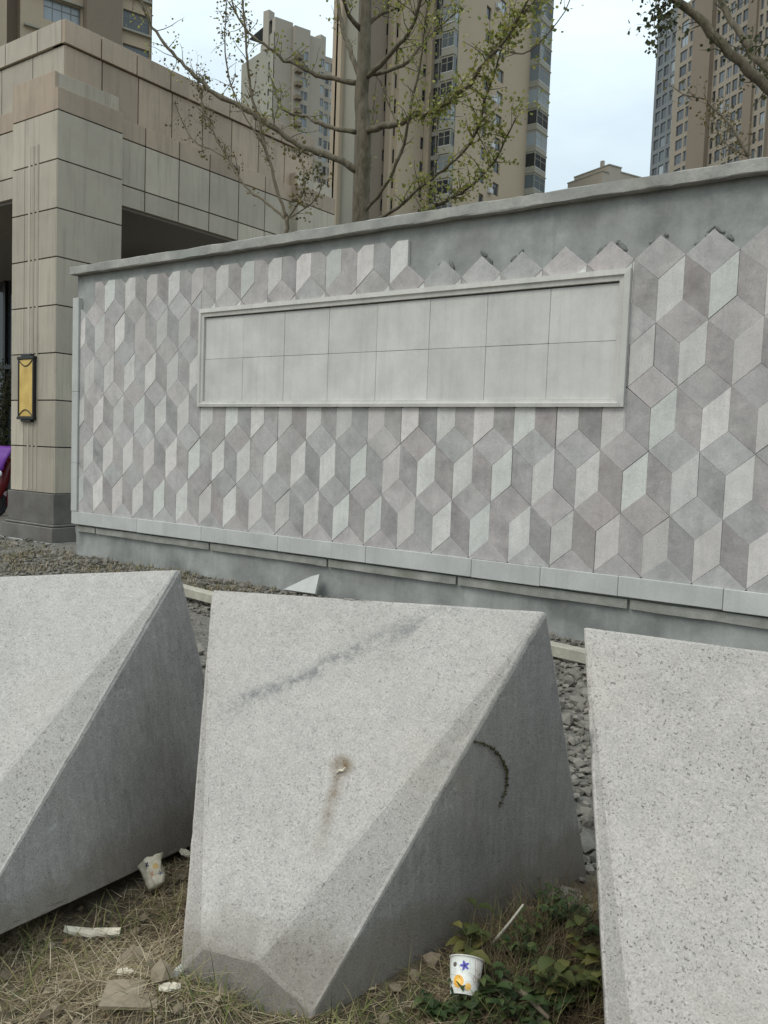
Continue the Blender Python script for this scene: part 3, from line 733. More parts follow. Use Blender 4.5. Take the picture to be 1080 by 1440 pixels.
# --- near tower top left behind the gatehouse
uN = dirang(2150); nN = uN.cross(V((0, 0, 1)))
o2 = deep(-60, 60, 70); o2.z = 0
nt = empty('apartment_block', tuple(o2 + uN*8 - nN*6), 'nearer beige apartment block with bay windows above the gatehouse parapet', 'building')
un_ = lambda px: ucol(px, o2, uN)
for a, b, mt, pr_ in ((-60, 9, 'tower', 0.), (9, 30, 'tower_brown', -1.6), (30, 118, 'tower', -.5), (118, 167, 'tower_brown', .6), (167, 212, 'tower', -.2)):
    ua, ub = un_(a), un_(b); w = ub - ua
    fc = Facade(nt, o2 + uN*ua + nN*pr_, uN, w, 0, 66, M[mt])
    zref = deep(80, 35, (o2 + uN*un_(80) - CAM).dot(CF)).z
    zr2 = deep(190, 20, (o2 + uN*un_(190) - CAM).dot(CF)).z
    for f in range(-6, 6):
        if a == 30: fc.hole(w*.36, w*.96, zref - .9 + f*3, zref + .95 + f*3, 'q', 'glass_sky', 'frame')
        if a == 167: fc.hole(w*.12, w*.95, zr2 + .1 + f*3, zr2 + 1.8 + f*3, 'q', 'glass' if f < 0 else 'glass_sky', 'frame')
    fc.build()
    if a in (30, 167):
        for f in range(-6, 6):
            slab_band(nt, o2 + uN*(ua + w*.05) + nN*pr_, uN, w*.93, (zref + 1.0 if a == 30 else zr2 - .12) + f*3, .16, .35, M['tower_grey'], 'window_ledge')
    for v in (ua, ub):
        p = o2 + uN*v; link('return_wall', pmesh('return_wall', [p + nN*pr_, p - nN*2, p - nN*2 + V((0, 0, 66)), p + nN*pr_ + V((0, 0, 66))], [(0, 1, 2, 3)]), M[mt], nt, -nt.location)
e2 = o2 + uN*un_(212)
closing(nt, [e2, e2 - nN*12, o2 - nN*12, o2], 0, 66, M['tower_brown'])
link('roof', pmesh('roof', [o2 + V((0, 0, 66)), e2 + V((0, 0, 66)), e2 - nN*12 + V((0, 0, 66)), o2 - nN*12 + V((0, 0, 66))], [(0, 1, 2, 3)]), M['tower_dark'], nt, -nt.location)

# --- low far building peeping over the coping
lb0 = deep(846, 262, 120); lb = empty('low_building', (lb0.x, lb0.y, 0), 'low pale building with stepped roof peeping over the wall between the towers', 'building')
uB = dirang(2600); angB = math.atan2(uB.y, uB.x)
for x0, x1, zt in ((0, 1.2, 242), (1.2, 3.6, 231), (3.6, 8.0, 237)):
    zt = deep(860, zt, 120).z
    o = MB().box((x0 + .01, 0, 0), (x1, 7, zt)).build('wall', M['tower_pale'], lb); o.rotation_euler.z = angB
    o = MB().box((x0 - .05, -.1, zt + .003), (x1 + .05, 7.1, zt + .16)).build('roof', M['tower_grey'], lb); o.rotation_euler.z = angB
o = MB().box((1.9, 2, 10), (2.3, 2.5, deep(868, 224, 120).z + .6)).build('chimney', M['tower_pale'], lb); o.rotation_euler.z = angB

# ------------------------------------------------------------------ granite wedge blocks
MID = [(0.804,-4.6603,0.0915),(1.1195,-3.6865,0.943),(0.6593,-4.719,0.1043),(0.0985,-4.1881,0.943),(0.9717,-4.6218,0.0011),(1.1234,-3.6837,0.943),(0.9703,-4.6364,-0.0345),(1.1272,-3.6655,0.943),(1.2211,-3.4139,-0.0345),(0.6184,-4.7608,0.0437),(0.6408,-4.7816,-0.0345),(0.0944,-4.1882,0.943),(0.0875,-4.1797,0.943),(0.0219,-4.007,-0.0345)]
LEFT = [(0.0335,-5.2253,0.2135),(-0.1936,-4.1048,0.9742),(-0.0815,-5.3388,0.2177),(-0.956,-4.9951,0.9247),(0.191,-5.1283,0.1362),(-0.191,-4.1005,0.9743),(0.2013,-5.1457,0.1021),(-0.1946,-4.0818,0.9721),(-0.0424,-3.8903,-0.0445),(-0.0935,-5.4001,0.1574),(-0.0512,-5.4173,0.0837),(-0.9598,-4.997,0.9242),(-0.9696,-4.9917,0.9222),(-0.9363,-4.9399,-0.102)]
RIGHT = [(1.9616,-4.531,0.1136),(2.4583,-3.5915,0.9219),(1.8091,-4.5643,0.1316),(1.3655,-3.9158,0.9621),(2.1315,-4.5244,0.0181),(2.4627,-3.5894,0.9217),(2.1266,-4.5398,-0.0169),(2.4694,-3.572,0.9209),(2.5785,-3.374,-0.0702),(1.7601,-4.6009,0.0734),(1.7768,-4.628,-0.0046),(1.3613,-3.9152,0.9622),(1.356,-3.9057,0.962),(1.4700,-3.6400,-0.0228)]
PLANES = {}
def block(pts, mat, label, key):
    bm = bmesh.new()
    for p in pts: bm.verts.new(p)
    bmesh.ops.remove_doubles(bm, verts=bm.verts[:], dist=.012)
    r = bmesh.ops.convex_hull(bm, input=bm.verts[:])
    bmesh.ops.delete(bm, geom=[e for e in r['geom_interior'] if isinstance(e, bmesh.types.BMVert)], context='VERTS')
    bmesh.ops.dissolve_limit(bm, angle_limit=math.radians(1.2), verts=bm.verts[:], edges=bm.edges[:])
    bmesh.ops.recalc_face_normals(bm, faces=bm.faces[:])
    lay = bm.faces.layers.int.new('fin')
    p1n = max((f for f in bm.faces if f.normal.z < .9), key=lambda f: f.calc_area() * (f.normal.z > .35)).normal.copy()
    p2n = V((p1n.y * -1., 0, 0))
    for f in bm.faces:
        f[lay] = 0 if f.normal.dot(p1n) > .995 else (2 if f.normal.z > .40 else 1)  # steep side and tip faces take the copy with shade in its colour
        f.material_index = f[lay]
    PLANES[key] = [(f.normal.copy(), f.normal.dot(f.verts[0].co)) for f in bm.faces]
    bmesh.ops.bevel(bm, geom=bm.edges[:], offset=.010, segments=2, profile=.5, affect='EDGES', clamp_overlap=True)
    bmesh.ops.triangulate(bm, faces=bm.faces[:])
    for _ in range(7):
        es = [e for e in bm.edges if e.calc_length() > .024]
        if not es: break
        bmesh.ops.subdivide_edges(bm, edges=es, cuts=1, use_grid_fill=False)
        bmesh.ops.triangulate(bm, faces=[f for f in bm.faces if len(f.verts) > 3])
    bm.normal_update()
    for v in bm.verts:
        a = mnoise.noise(v.co * 9) * .0012 + mnoise.noise(v.co * 30) * .0005
        near = [n for n, d in PLANES[key] if abs(n.dot(v.co) - d) < .017]
        if len(near) > 1:
            k = mnoise.noise(v.co * 13) + .6 * mnoise.noise(v.co * 34)
            a -= max(0., k - .40) * .007 + .0012 * abs(mnoise.noise(v.co * 60))
        v.co += v.normal * a
    c = sum((V(p) for p in pts), V()) / len(pts); c.z = 0
    for v in bm.verts: v.co -= c
    me = bpy.data.meshes.new('granite_block'); bm.to_mesh(me); bm.free()
    for p in me.polygons: p.use_smooth = True
    try: me.set_sharp_from_angle(angle=math.radians(7))
    except Exception: pass
    me.materials.append(mat); me.materials.append(M['granite_sawn_shaded']); me.materials.append(M['granite_rough'])
    o = link('granite_block', me, None, None, c)
    return tag(o, label, 'stone block', 'granite wedge blocks in front of the wall')
block(LEFT, M['granite'], 'pale granite wedge block cut off by the left edge of the photo', 'L')
block(MID, M['granite_mid'], 'central granite wedge block with grey vein and rusty stain', 'M')
block(RIGHT, M['granite_right'], 'speckled granite wedge block nearest the right edge beside leafy weeds', 'R')
def inside_block(p, grow=.0):
    return any(all(n.dot(p) - d < grow for n, d in pl) for pl in PLANES.values())

# ------------------------------------------------------------------ gravel and rubble
def stone_mesh(rnd, r):
    """squashed irregular pebble, 12-20 triangles"""
    bm = bmesh.new(); bmesh.ops.create_icosphere(bm, subdivisions=1, radius=1)
    sx, sy, sz = rnd.uniform(.7, 1.2), rnd.uniform(.6, 1.), rnd.uniform(.4, .8)
    vs = [V((v.co.x*sx, v.co.y*sy, v.co.z*sz)) * (1 + rnd.uniform(-.28, .22)) for v in bm.verts]
    fs = [tuple(v.index for v in f.verts) for f in bm.faces]; bm.free(); return vs, fs
rg = random.Random(5)
peb = [stone_mesh(rg, 1) for _ in range(14)]
def scatter(name, n, spot, size, mat, label, cat, zoff=0.):
    q = MB(); k = 0; tries = 0
    while k < n and tries < n * 6:
        tries += 1
        x, y = spot(rg); z = gh(x, y)
        r = rg.uniform(*size) * (1.7 if rg.random() < .06 else 1)
        if inside_block(V((x, y, max(z, .02))), .02): continue
        k += 1; vs, fs = rg.choice(peb); i = len(q.v)
        m = Matrix.Rotation(rg.uniform(0, 6.28), 3, 'Z') @ Matrix.Rotation(rg.gauss(0, .35), 3, 'X')
        q.v += [tuple(m @ v * r + V((x, y, z + r*.22 + zoff + rg.uniform(0, .4)*r))) for v in vs]; q.f += [tuple(i + a for a in f) for f in fs]
    o = q.build(name, mat); tag(o, label, cat, None, 'stuff'); return o
t = MT('gravel_stone', .9, .2)
cellc = t.n('ShaderNodeNewGeometry').outputs['Random Per Island']
t.col(t.mix(t.noise(t.geo, 40, 3, .6), t.mix(cellc, (.05, .044, .036), (.25, .222, .185)), (.20, .182, .155))); t.bump(t.noise(t.geo, 90, 3, .7), .4, .01); M['gravel'] = t.m
t = MT('soil_clod', .95, .1)
cellc = t.n('ShaderNodeNewGeometry').outputs['Random Per Island']
t.col(t.mix(cellc, (.10, .075, .05), (.25, .20, .14))); t.bump(t.noise(t.geo, 60, 4, .7), .6, .01); M['clod'] = t.m
def spot_gap(r):
    if r.random() < .55: x = r.uniform(-.3, 1.75); y = r.uniform(-3.7, -.55)
    elif r.random() < .6: x = r.uniform(-7.5, -1.2); y = r.uniform(-1.2, .0)
    else: x = r.uniform(-4.5, 3.2); y = r.uniform(-3.2, 0)
    return x, y
scatter('gravel', 5200, spot_gap, (.014, .034), M['gravel'], 'grey crushed gravel between the blocks and the wall', 'gravel')
scatter('rubble', 2600, lambda r: (r.uniform(-10.5, .3), -abs(r.gauss(0, .30)) - .02) if r.random() < .6 else (r.uniform(-11, -6.0), r.uniform(-2.2, .45)), (.010, .034), M['gravel'], 'broken stone rubble heaped along the wall base', 'rubble')
scatter('soil_clods', 900, lambda r: (r.uniform(-1.4, 2.4), r.uniform(-5.6, -3.7)), (.006, .022), M['clod'], 'small earth clods and pebbles on the foreground soil', 'soil')

# loose pieces, each its own thing
def plank(a, b, w, h, label, name='timber_plank'):
    a, b = V(a), V(b); d = b - a; ln = d.length
    o = MB().bbox((0, -w/2, 0), (ln, w/2, h), .006).build(name, M['wood'], None, a); o.rotation_euler.z = math.atan2(d.y, d.x)
    return tag(o, label, 'plank')
plank((-4.45, -.76, .03), (-2.9, -1.02, .03), .11, .085, 'weathered plank lying on rubble between left and central blocks')
plank((-.75, -.50, .03), (.62, -.73, .03), .11, .085, 'weathered plank lying on gravel between central and right blocks')
# stone offcut leaning on the wall base
q = MB().prism([(-.20, 0), (.17, 0), (.14, .20), (.06, .17), (-.02, .12)], 0, .03)
o = q.build('stone_offcut', M['band'], None, (-3.02, -.16, .085)); o.rotation_euler = (-.55, 0, .1); tag(o, 'broken pale stone offcut leaning on the wall base above the central block', 'offcut')
q = MB().prism([(-.10, 0), (.10, .0), (.12, .10), (.02, .16), (-.09, .12)], 0, .035)
o = q.build('stone_offcut', M['granite'], None, (1.42, -3.53, .0)); o.rotation_euler = (-1.05, .1, .5); tag(o, 'grey stone slab piece behind the weeds between central and right blocks', 'offcut')

# ------------------------------------------------------------------ trees
def smooth_path(pts, rad, step):
    out = []; rr = []; n = len(pts)
    for i in range(n - 1):
        p0, p1, p2, p3 = pts[max(i-1, 0)], pts[i], pts[i+1], pts[min(i+2, n-1)]
        m = max(2, int((p2 - p1).length / step))
        for k in range(m):
            u = k / m
            out.append(.5 * ((2*p1) + (p2 - p0)*u + (2*p0 - 5*p1 + 4*p2 - p3)*u*u + (3*p1 - p0 - 3*p2 + p3)*u**3)); rr.append(rad[i] + (rad[i+1] - rad[i]) * u)
    out.append(pts[-1]); rr.append(rad[-1]); return out, rr
def leafmat(name, a, b, c):
    t = MT(name, .6, .3); r = t.n('ShaderNodeNewGeometry').outputs['Random Per Island']
    t.col(t.mix(t.rng(r, .55, 1), t.mix(t.rng(r, 0, .55), a, b), c)); 
    t.b.inputs['Subsurface Weight'].default_value = 0
    tr = t.n('ShaderNodeBsdfTranslucent'); mx = t.n('ShaderNodeMixShader'); mx.inputs[0].default_value = .3
    t.t.links.new(t.b.inputs['Base Color'].links[0].from_socket, tr.inputs[0])
    ou = [n for n in t.t.nodes if n.type == 'OUTPUT_MATERIAL'][0]
    t.t.links.new(t.b.outputs[0], mx.inputs[1]); t.t.links.new(tr.outputs[0], mx.inputs[2]); t.t.links.new(mx.outputs[0], ou.inputs[0]); return t.m
M['leaf_green'] = leafmat('ginkgo_leaf', (.12, .14, .03), (.23, .235, .05), (.36, .32, .09))
M['leaf_olive'] = leafmat('olive_leaf', (.075, .07, .03), (.15, .125, .05), (.22, .16, .07))
M['leaf_dark'] = leafmat('dark_leaf', (.035, .045, .025), (.07, .08, .03), (.12, .11, .05))
t = MT('tree_bark', .95, .15); nb_ = t.noise(t.geo, 14, 5, .7, .3, (1, 1, .35))
pt_ = t.rng(t.noise(t.geo, 5, 5, .7), .42, .62); c = t.mix(t.rng(nb_, .3, .7), (.055, .044, .029), (.18, .15, .105)); c = t.mix(t.math('MULTIPLY', pt_, .35), c, (.20, .18, .135)); c = t.mix(t.math('MULTIPLY', t.rng(t.noise(t.geo, 3, 4, .6), .55, .7), .45), c, (.085, .09, .04)); t.col(c); t.bump(nb_, 1., .03); M['bark'] = t.m
t = MT('young_bark', .9, .2); t.col(t.mix(t.noise(t.geo, 20, 4, .6), (.09, .07, .045), (.20, .165, .115))); M['bark_young'] = t.m
rl = random.Random(21)
def add_leaf(q, p, size, rnd, droop=.4):
    d = V((rnd.gauss(0, 1), rnd.gauss(0, 1), rnd.gauss(-droop, .6))).normalized()
    s = d.cross(V((rnd.gauss(0, 1), rnd.gauss(0, 1), rnd.gauss(0, 1))))
    if s.length < .1: return
    s.normalize(); n = d.cross(s); i = len(q.v); L_ = size * rnd.uniform(.55, 1.15); w = L_ * rnd.uniform(.35, .55)
    q.v += [tuple(p), tuple(p + d*L_*.55 + s*w + n*L_*.08), tuple(p + d*L_), tuple(p + d*L_*.55 - s*w + n*L_*.08)]
    q.f += [(i, i+1, i+2), (i, i+2, i+3)]
class Tree:
    def __init__(s, name, label, base, bark, leaf, group='trees growing behind the wall', cat='tree'):
        s.e = empty(name, base, label, cat, group); s.off = -V(base); s.bark, s.leafm = bark, leaf; s.leaves = MB(); s.tw = MB(); s.Y = base[1]
    def limb(s, pxs, r0, r1, dy=0., name='branch', twigs=0, tl=.45, leaves=5, lsize=.05, y0=0., lstart=.25, cluster=.05):
        """limb through image points laid out at the tree's own depth, swinging dy towards or away at its end"""
        n = len(pxs); pts = [on(x, y, 1, s.Y + y0 + (dy - y0) * i / max(1, n - 1)) for i, (x, y) in enumerate(pxs)]
        return s.limb3(pts, r0, r1, name, twigs, tl, leaves, lsize, lstart, cluster)
    def limb3(s, pts, r0, r1, name='branch', twigs=0, tl=.45, leaves=5, lsize=.05, lstart=.25, cluster=.05):
        n = len(pts); P, R = smooth_path(pts, [r0 + (r1 - r0)*i/(n-1) for i in range(n)], .10)
        P = [p + V((rl.gauss(0, 1), rl.gauss(0, 1), rl.gauss(0, 1))) * min(.012, R[i]*.35) if 0 < i < len(P)-1 else p for i, p in enumerate(P)]
        R = [r * rl.uniform(.9, 1.12) for r in R]
        MB().tube(P, R, 8 if r0 > .03 else 6).build(name, s.bark, s.e, s.off, True)
        for _ in range(int(twigs * 1.9)):
            i = rl.randint(int(len(P)*lstart), len(P) - 1); p = P[i]; d0 = (P[min(i+1, len(P)-1)] - P[max(i-1, 0)]).normalized()
            d = (d0*.6 + V((rl.gauss(0, .7), rl.gauss(0, .7), rl.gauss(.25, .6)))).normalized(); ln = tl * rl.uniform(.4, 1.2); r = max(.0025, min(R[i]*.5, .007))
            tp = [p]
            for k in range(4): d = (d + V((rl.gauss(0, .2), rl.gauss(0, .2), rl.gauss(.03, .2)))).normalized(); tp.append(tp[-1] + d*ln/4)
            s.tw.tube(tp, [r, r*.85, r*.7, r*.5, r*.3], 5)
            for _ in range(leaves):
                j = rl.randint(1, 4); c = tp[j]
                for _ in range(rl.randint(1, 3)): add_leaf(s.leaves, c + V((rl.gauss(0, cluster), rl.gauss(0, cluster), rl.gauss(0, cluster))), lsize, rl)
        return P
    def finish(s):
        if s.tw.v: tag(s.tw.build('twigs', s.bark, s.e, s.off), kind='stuff')
        if s.leaves.v: tag(s.leaves.build('crown', s.leafm, s.e, s.off), kind='stuff')
# ginkgo-like street tree in the middle
b0 = on(508, 300, 1, 3.0); gt = Tree('ginkgo_tree', 'ginkgo tree with upright trunk and sparse yellow-green leaves behind the wall', (b0.x, 3.0, 0), M['bark'], M['leaf_green'])
tp = [on(508, 300, 1, 3.0), on(510, 250, 1, 3.0), on(512, 190, 1, 3.0), on(508, 140, 1, 3.0), on(512, 95, 1, 3.0), on(514, 40, 1, 3.0), on(516, -60, 1, 3.0), on(512, -200, 1, 3.0), on(515, -400, 1, 3.0)]
tp = [V((tp[0].x, 3.0, -.1)), V((tp[0].x + .01, 3.0, 2.0))] + tp
P, R = smooth_path(tp, [.13, .112, .105, .102, .098, .093, .086, .074, .058, .042, .02], .12)
R = [r * (1 + .05*mnoise.noise(V((0, 0, i*.6)))) for i, r in enumerate(R)]
MB().tube(P, R, 14).build('trunk', M['bark'], gt.e, gt.off, True)
B = gt.limb
B([(502, 240), (470, 222), (420, 205), (385, 180), (340, 150), (300, 130), (262, 95), (230, 60), (205, 20), (190, -40)], .050, .014, -.9, twigs=16, leaves=4, tl=.5)
B([(500, 186), (448, 173), (434, 166), (400, 154), (386, 123), (378, 100)], .030, .008, .8, twigs=9, leaves=5, tl=.35)
B([(504, 117), (470, 110), (445, 105), (420, 93), (400, 85), (385, 72), (350, 45), (330, 15), (322, -20)], .036, .009, -.5, twigs=14, leaves=5, tl=.4)
B([(507, 110), (492, 70), (480, 30), (470, -30), (455, -90)], .040, .015, .6, twigs=6, leaves=5, tl=.4)
B([(508, 42), (490, 22), (484, 0), (480, -40)], .032, .012, -.6, twigs=6, leaves=5)
B([(516, 108), (550, 75), (575, 45), (592, 0), (600, -60)], .036, .012, -.7, twigs=9, leaves=4, tl=.4)
B([(518, 104), (545, 100), (575, 84), (598, 55), (618, 38), (650, 10)], .028, .008, .7, twigs=10, leaves=6, tl=.35)
B([(516, 38), (535, 20), (560, 10), (590, -12)], .030, .010, .4, twigs=8, leaves=6, tl=.4)
B([(517, 184), (555, 176), (580, 163), (610, 156), (641, 136), (662, 118), (675, 96), (708, 58), (738, 8), (755, -30)], .042, .010, -1.1, twigs=34, leaves=8, tl=.42)
B([(700, 68), (725, 75), (745, 72), (770, 48), (795, 15), (806, -15)], .010, .004, -1.2, y0=-.9, twigs=7, leaves=3, tl=.22)
B([(508, 300), (532, 277), (557, 232), (570, 190), (582, 130), (592, 85), (598, 30), (612, -30)], .026, .008, -.5, twigs=14, leaves=5, tl=.4)
B([(560, 176), (548, 150), (535, 115), (520, 95)], .014, .007, .3, twigs=3, leaves=3, tl=.3)
B([(512, 318), (560, 292), (591, 264), (641, 224), (672, 185), (682, 140), (701, 85), (712, 40)], .026, .006, -.8, twigs=26, leaves=7, tl=.35)
B([(520, 335), (600, 296), (632, 280), (660, 264), (695, 227), (711, 195), (725, 168)], .026, .006, -.4, twigs=22, leaves=9, tl=.32, lstart=.35)
B([(508, 300), (516, 230), (524, 170), (530, 100)], .014, .005, .5, twigs=6, leaves=4, tl=.3)
gt.finish()
# bare sapling left of the trunk
b1_ = on(402, 330, 1, 2.2); st = Tree('sapling', 'thin multi-stemmed sapling with dry brown leaves left of the ginkgo', (b1_.x, 2.2, 0), M['bark_young'], M['leaf_olive'])
st.limb3([V((b1_.x, 2.2, -.1)), V((b1_.x + .02, 2.2, 2.0)), on(404, 305, 1, 2.2)], .035, .028, 'trunk')
B = st.limb
B([(404, 306), (392, 275), (378, 225), (366, 175), (352, 125), (346, 60), (342, 10), (336, -40)], .026, .010, -.3, twigs=16, leaves=4, tl=.35, lsize=.045)
B([(404, 308), (375, 285), (345, 262), (322, 225), (300, 185), (283, 140), (276, 100)], .020, .006, .3, twigs=16, leaves=4, tl=.30, lsize=.042)
B([(372, 205), (355, 180), (340, 155), (322, 110), (316, 60), (318, 5), (312, -30)], .013, .006, -.5, y0=-.1, twigs=12, leaves=4, tl=.28, lsize=.045)
B([(300, 185), (288, 170), (284, 140), (290, 110)], .010, .005, .4, y0=.2, twigs=11, leaves=5, tl=.16, lsize=.04)
B([(322, 225), (300, 212), (270, 195), (248, 150), (236, 95)], .011, .004, .6, y0=.2, twigs=9, leaves=3, tl=.24, lsize=.045)
B([(404, 308), (425, 275), (428, 240), (420, 215)], .012, .005, .1, twigs=9, leaves=6, tl=.22, lsize=.05)
B([(404, 308), (440, 285), (452, 262), (448, 240)], .009, .004, -.2, twigs=8, leaves=5, tl=.2, lsize=.05)
st.finish()
# tree at the right, trunk outside the picture
rb = on(1210, 300, 1, 2.6); rt2 = Tree('roadside_tree', 'tree with two heavy mossy branches reaching in at the upper right', (rb.x, 2.6, 0), M['bark'], M['leaf_dark'])
trk = [V((rb.x, 2.6, -.1)), V((rb.x + .02, 2.6, 2.0)), on(1205, 250, 1, 2.6), on(1195, 180, 1, 2.6), on(1200, 90, 1, 2.6), on(1205, -60, 1, 2.6), on(1215, -260, 1, 2.6)]
P, R = smooth_path(trk, [.17, .15, .14, .13, .11, .08, .04], .12)
MB().tube(P, R, 12).build('trunk', M['bark'], rt2.e, rt2.off, True)
B = rt2.limb
B([(1195, 190), (1130, 152), (1082, 120), (1040, 88), (1000, 48), (950, -2), (915, -45)], .060, .030, -.6, twigs=9, leaves=3, tl=.4)
B([(1197, 175), (1120, 140), (1082, 104), (1060, 78), (1045, 50), (1020, 18), (1000, -30)], .050, .022, .4, twigs=12, leaves=3, tl=.35)
B([(960, 8), (945, -2), (925, -10)], .012, .006, -.7, y0=-.6, twigs=2, leaves=3, tl=.2)
B([(928, -25), (921, 10), (920, 35), (925, 55)], .006, .003, -.75, y0=-.65, twigs=9, leaves=5, tl=.18, lsize=.055, lstart=.1)
B([(940, -20), (936, 10), (925, 25)], .006, .003, -.75, y0=-.65, twigs=7, leaves=5, tl=.16, lsize=.055, lstart=.1)
B([(1040, 45), (1058, 60), (1050, 72), (1020, 60)], .008, .004, .2, y0=.3, twigs=4, leaves=3, tl=.2)
B([(1200, 60), (1130, 0), (1080, -60)], .05, .02, -.4, twigs=8, leaves=5, tl=.5)
B([(1204, 20), (1260, -60), (1330, -140)], .05, .02, -.4, twigs=12, leaves=8, tl=.6)
rt2.finish()
b2_ = on(1048, 225, 1, 1.6); sh = Tree('dry_shrub', 'dry twiggy shrub just above the coping at right', (b2_.x, 1.6, 0), M['bark_young'], M['leaf_olive'])
sh.limb3([V((b2_.x, 1.6, -.1)), V((b2_.x, 1.6, 2.0)), on(1050, 225, 1, 1.6)], .02, .012, 'trunk')
B = sh.limb
B([(1052, 220), (1040, 195), (1018, 165), (996, 146), (992, 139), (962, 133), (946, 122)], .012, .004, -.2, twigs=8, leaves=2, tl=.14, lsize=.03)
B([(1050, 220), (1018, 200), (1005, 175), (1000, 150)], .007, .003, .2, twigs=16, leaves=3, tl=.18, lsize=.03)
B([(1050, 220), (1030, 180), (1015, 160)], .007, .003, .3, twigs=12, leaves=3, tl=.16, lsize=.03)
sh.finish()

# ------------------------------------------------------------------ grass, straw and weeds
rs = random.Random(33)
def blade(q, p, d, ln, w, bend, seg=3):
    """curved flat blade starting at p"""
    d = d.normalized(); s = d.cross(V((0, 0, 1)))
    if s.length < .05: s = V((1, 0, 0))
    s.normalize(); i = len(q.v); c = p.copy()
    for k in range(seg + 1):
        ww = w * (1 - k / (seg + .3)); q.v += [tuple(c - s*ww), tuple(c + s*ww)]
        d = (d + V((0, 0, -bend / seg)) + V((rs.gauss(0, .08), rs.gauss(0, .08), 0))).normalized(); c = c + d * ln / seg
        g_ = gh(c.x, c.y) + .004
        if c.z < g_: c.z = g_; d.z = max(d.z, 0)
    q.f += [(i+2*k, i+2*k+1, i+2*k+3, i+2*k+2) for k in range(seg)]
def leafy(name, a, b, c_, rough=.8):
    t = MT(name, rough, .2); r = t.n('ShaderNodeNewGeometry').outputs['Random Per Island']
    t.col(t.mix(t.rng(r, .6, 1), t.mix(t.rng(r, 0, .6), a, b), c_)); return t.m
M['straw'] = leafy('dry_straw', (.14, .10, .055), (.28, .215, .13), (.43, .36, .24))
M['straw_dark'] = leafy('rotting_straw', (.05, .034, .02), (.11, .078, .045), (.17, .125, .075))
M['grass'] = leafy('green_grass', (.05, .065, .02), (.11, .12, .035), (.25, .22, .09))
def grow(name, n, spot, ln, w, tilt, mat, label, bend):
    q = MB(); k = 0; tries = 0
    while k < n and tries < n*8:
        tries += 1; x, y = spot(rs); p = V((x, y, gh(x, y) - .004))
        if inside_block(V((x, y, .03)), .015): continue
        k += 1; a = rs.uniform(0, 6.283); u = rs.uniform(*tilt)
        blade(q, p + V((0, 0, rs.uniform(0, .012))), V((math.cos(a)*math.cos(u), math.sin(a)*math.cos(u), math.sin(u))), rs.uniform(*ln), w * rs.uniform(.6, 1.4), rs.uniform(*bend))
    return tag(q.build(name, mat), label, 'grass', None, 'stuff')
fore = lambda r: (r.uniform(-1.2, 2.2), r.uniform(-5.6, -3.75))
def clump_spot(cs, sp):
    def f(r):
        c = r.choice(cs); return c[0] + r.gauss(0, sp), c[1] + r.gauss(0, sp)
    return f
dense = [(rs.uniform(-.6, 1.5), rs.uniform(-5.3, -4.2)) for _ in range(46)]
grow('dry_straw', 13000, lambda r: fore(r) if r.random() < .45 else clump_spot(dense, .07)(r), (.04, .16), .0013, (.02, .55), M['straw'], 'dry straw and dead grass matted over the foreground soil', (.2, .9))
grow('rotting_straw', 9000, fore, (.03, .11), .0016, (.0, .35), M['straw_dark'], 'dark rotting stalks in the foreground litter', (.2, .9))
tufts = [on(x, y, 2, 0) for x, y in ((255, 1400), (300, 1412), (345, 1420), (400, 1428), (60, 1330), (120, 1360), (20, 1395), (240, 1280), (430, 1432), (700, 1420), (250, 1440), (180, 1300), (520, 1436), (560, 1425), (600, 1405), (300, 1436), (20, 1300))]
tufts = [(p.x, p.y) for p in tufts]
grow('green_grass', 650, lambda r: clump_spot(tufts, .045)(r) if r.random() < .75 else fore(r), (.05, .15), .0017, (.25, 1.4), M['grass'], 'short green grass tufts round the block feet', (.3, 1.3))
rubs = [(rs.uniform(-8.6, -3.6), rs.uniform(-1.0, -.1)) for _ in range(60)]
grow('rubble_grass', 4200, clump_spot(rubs, .13), (.03, .12), .0042, (.2, 1.3), M['straw'], 'yellowing weeds growing on rubble by the gate pillar', (.3, 1.2))

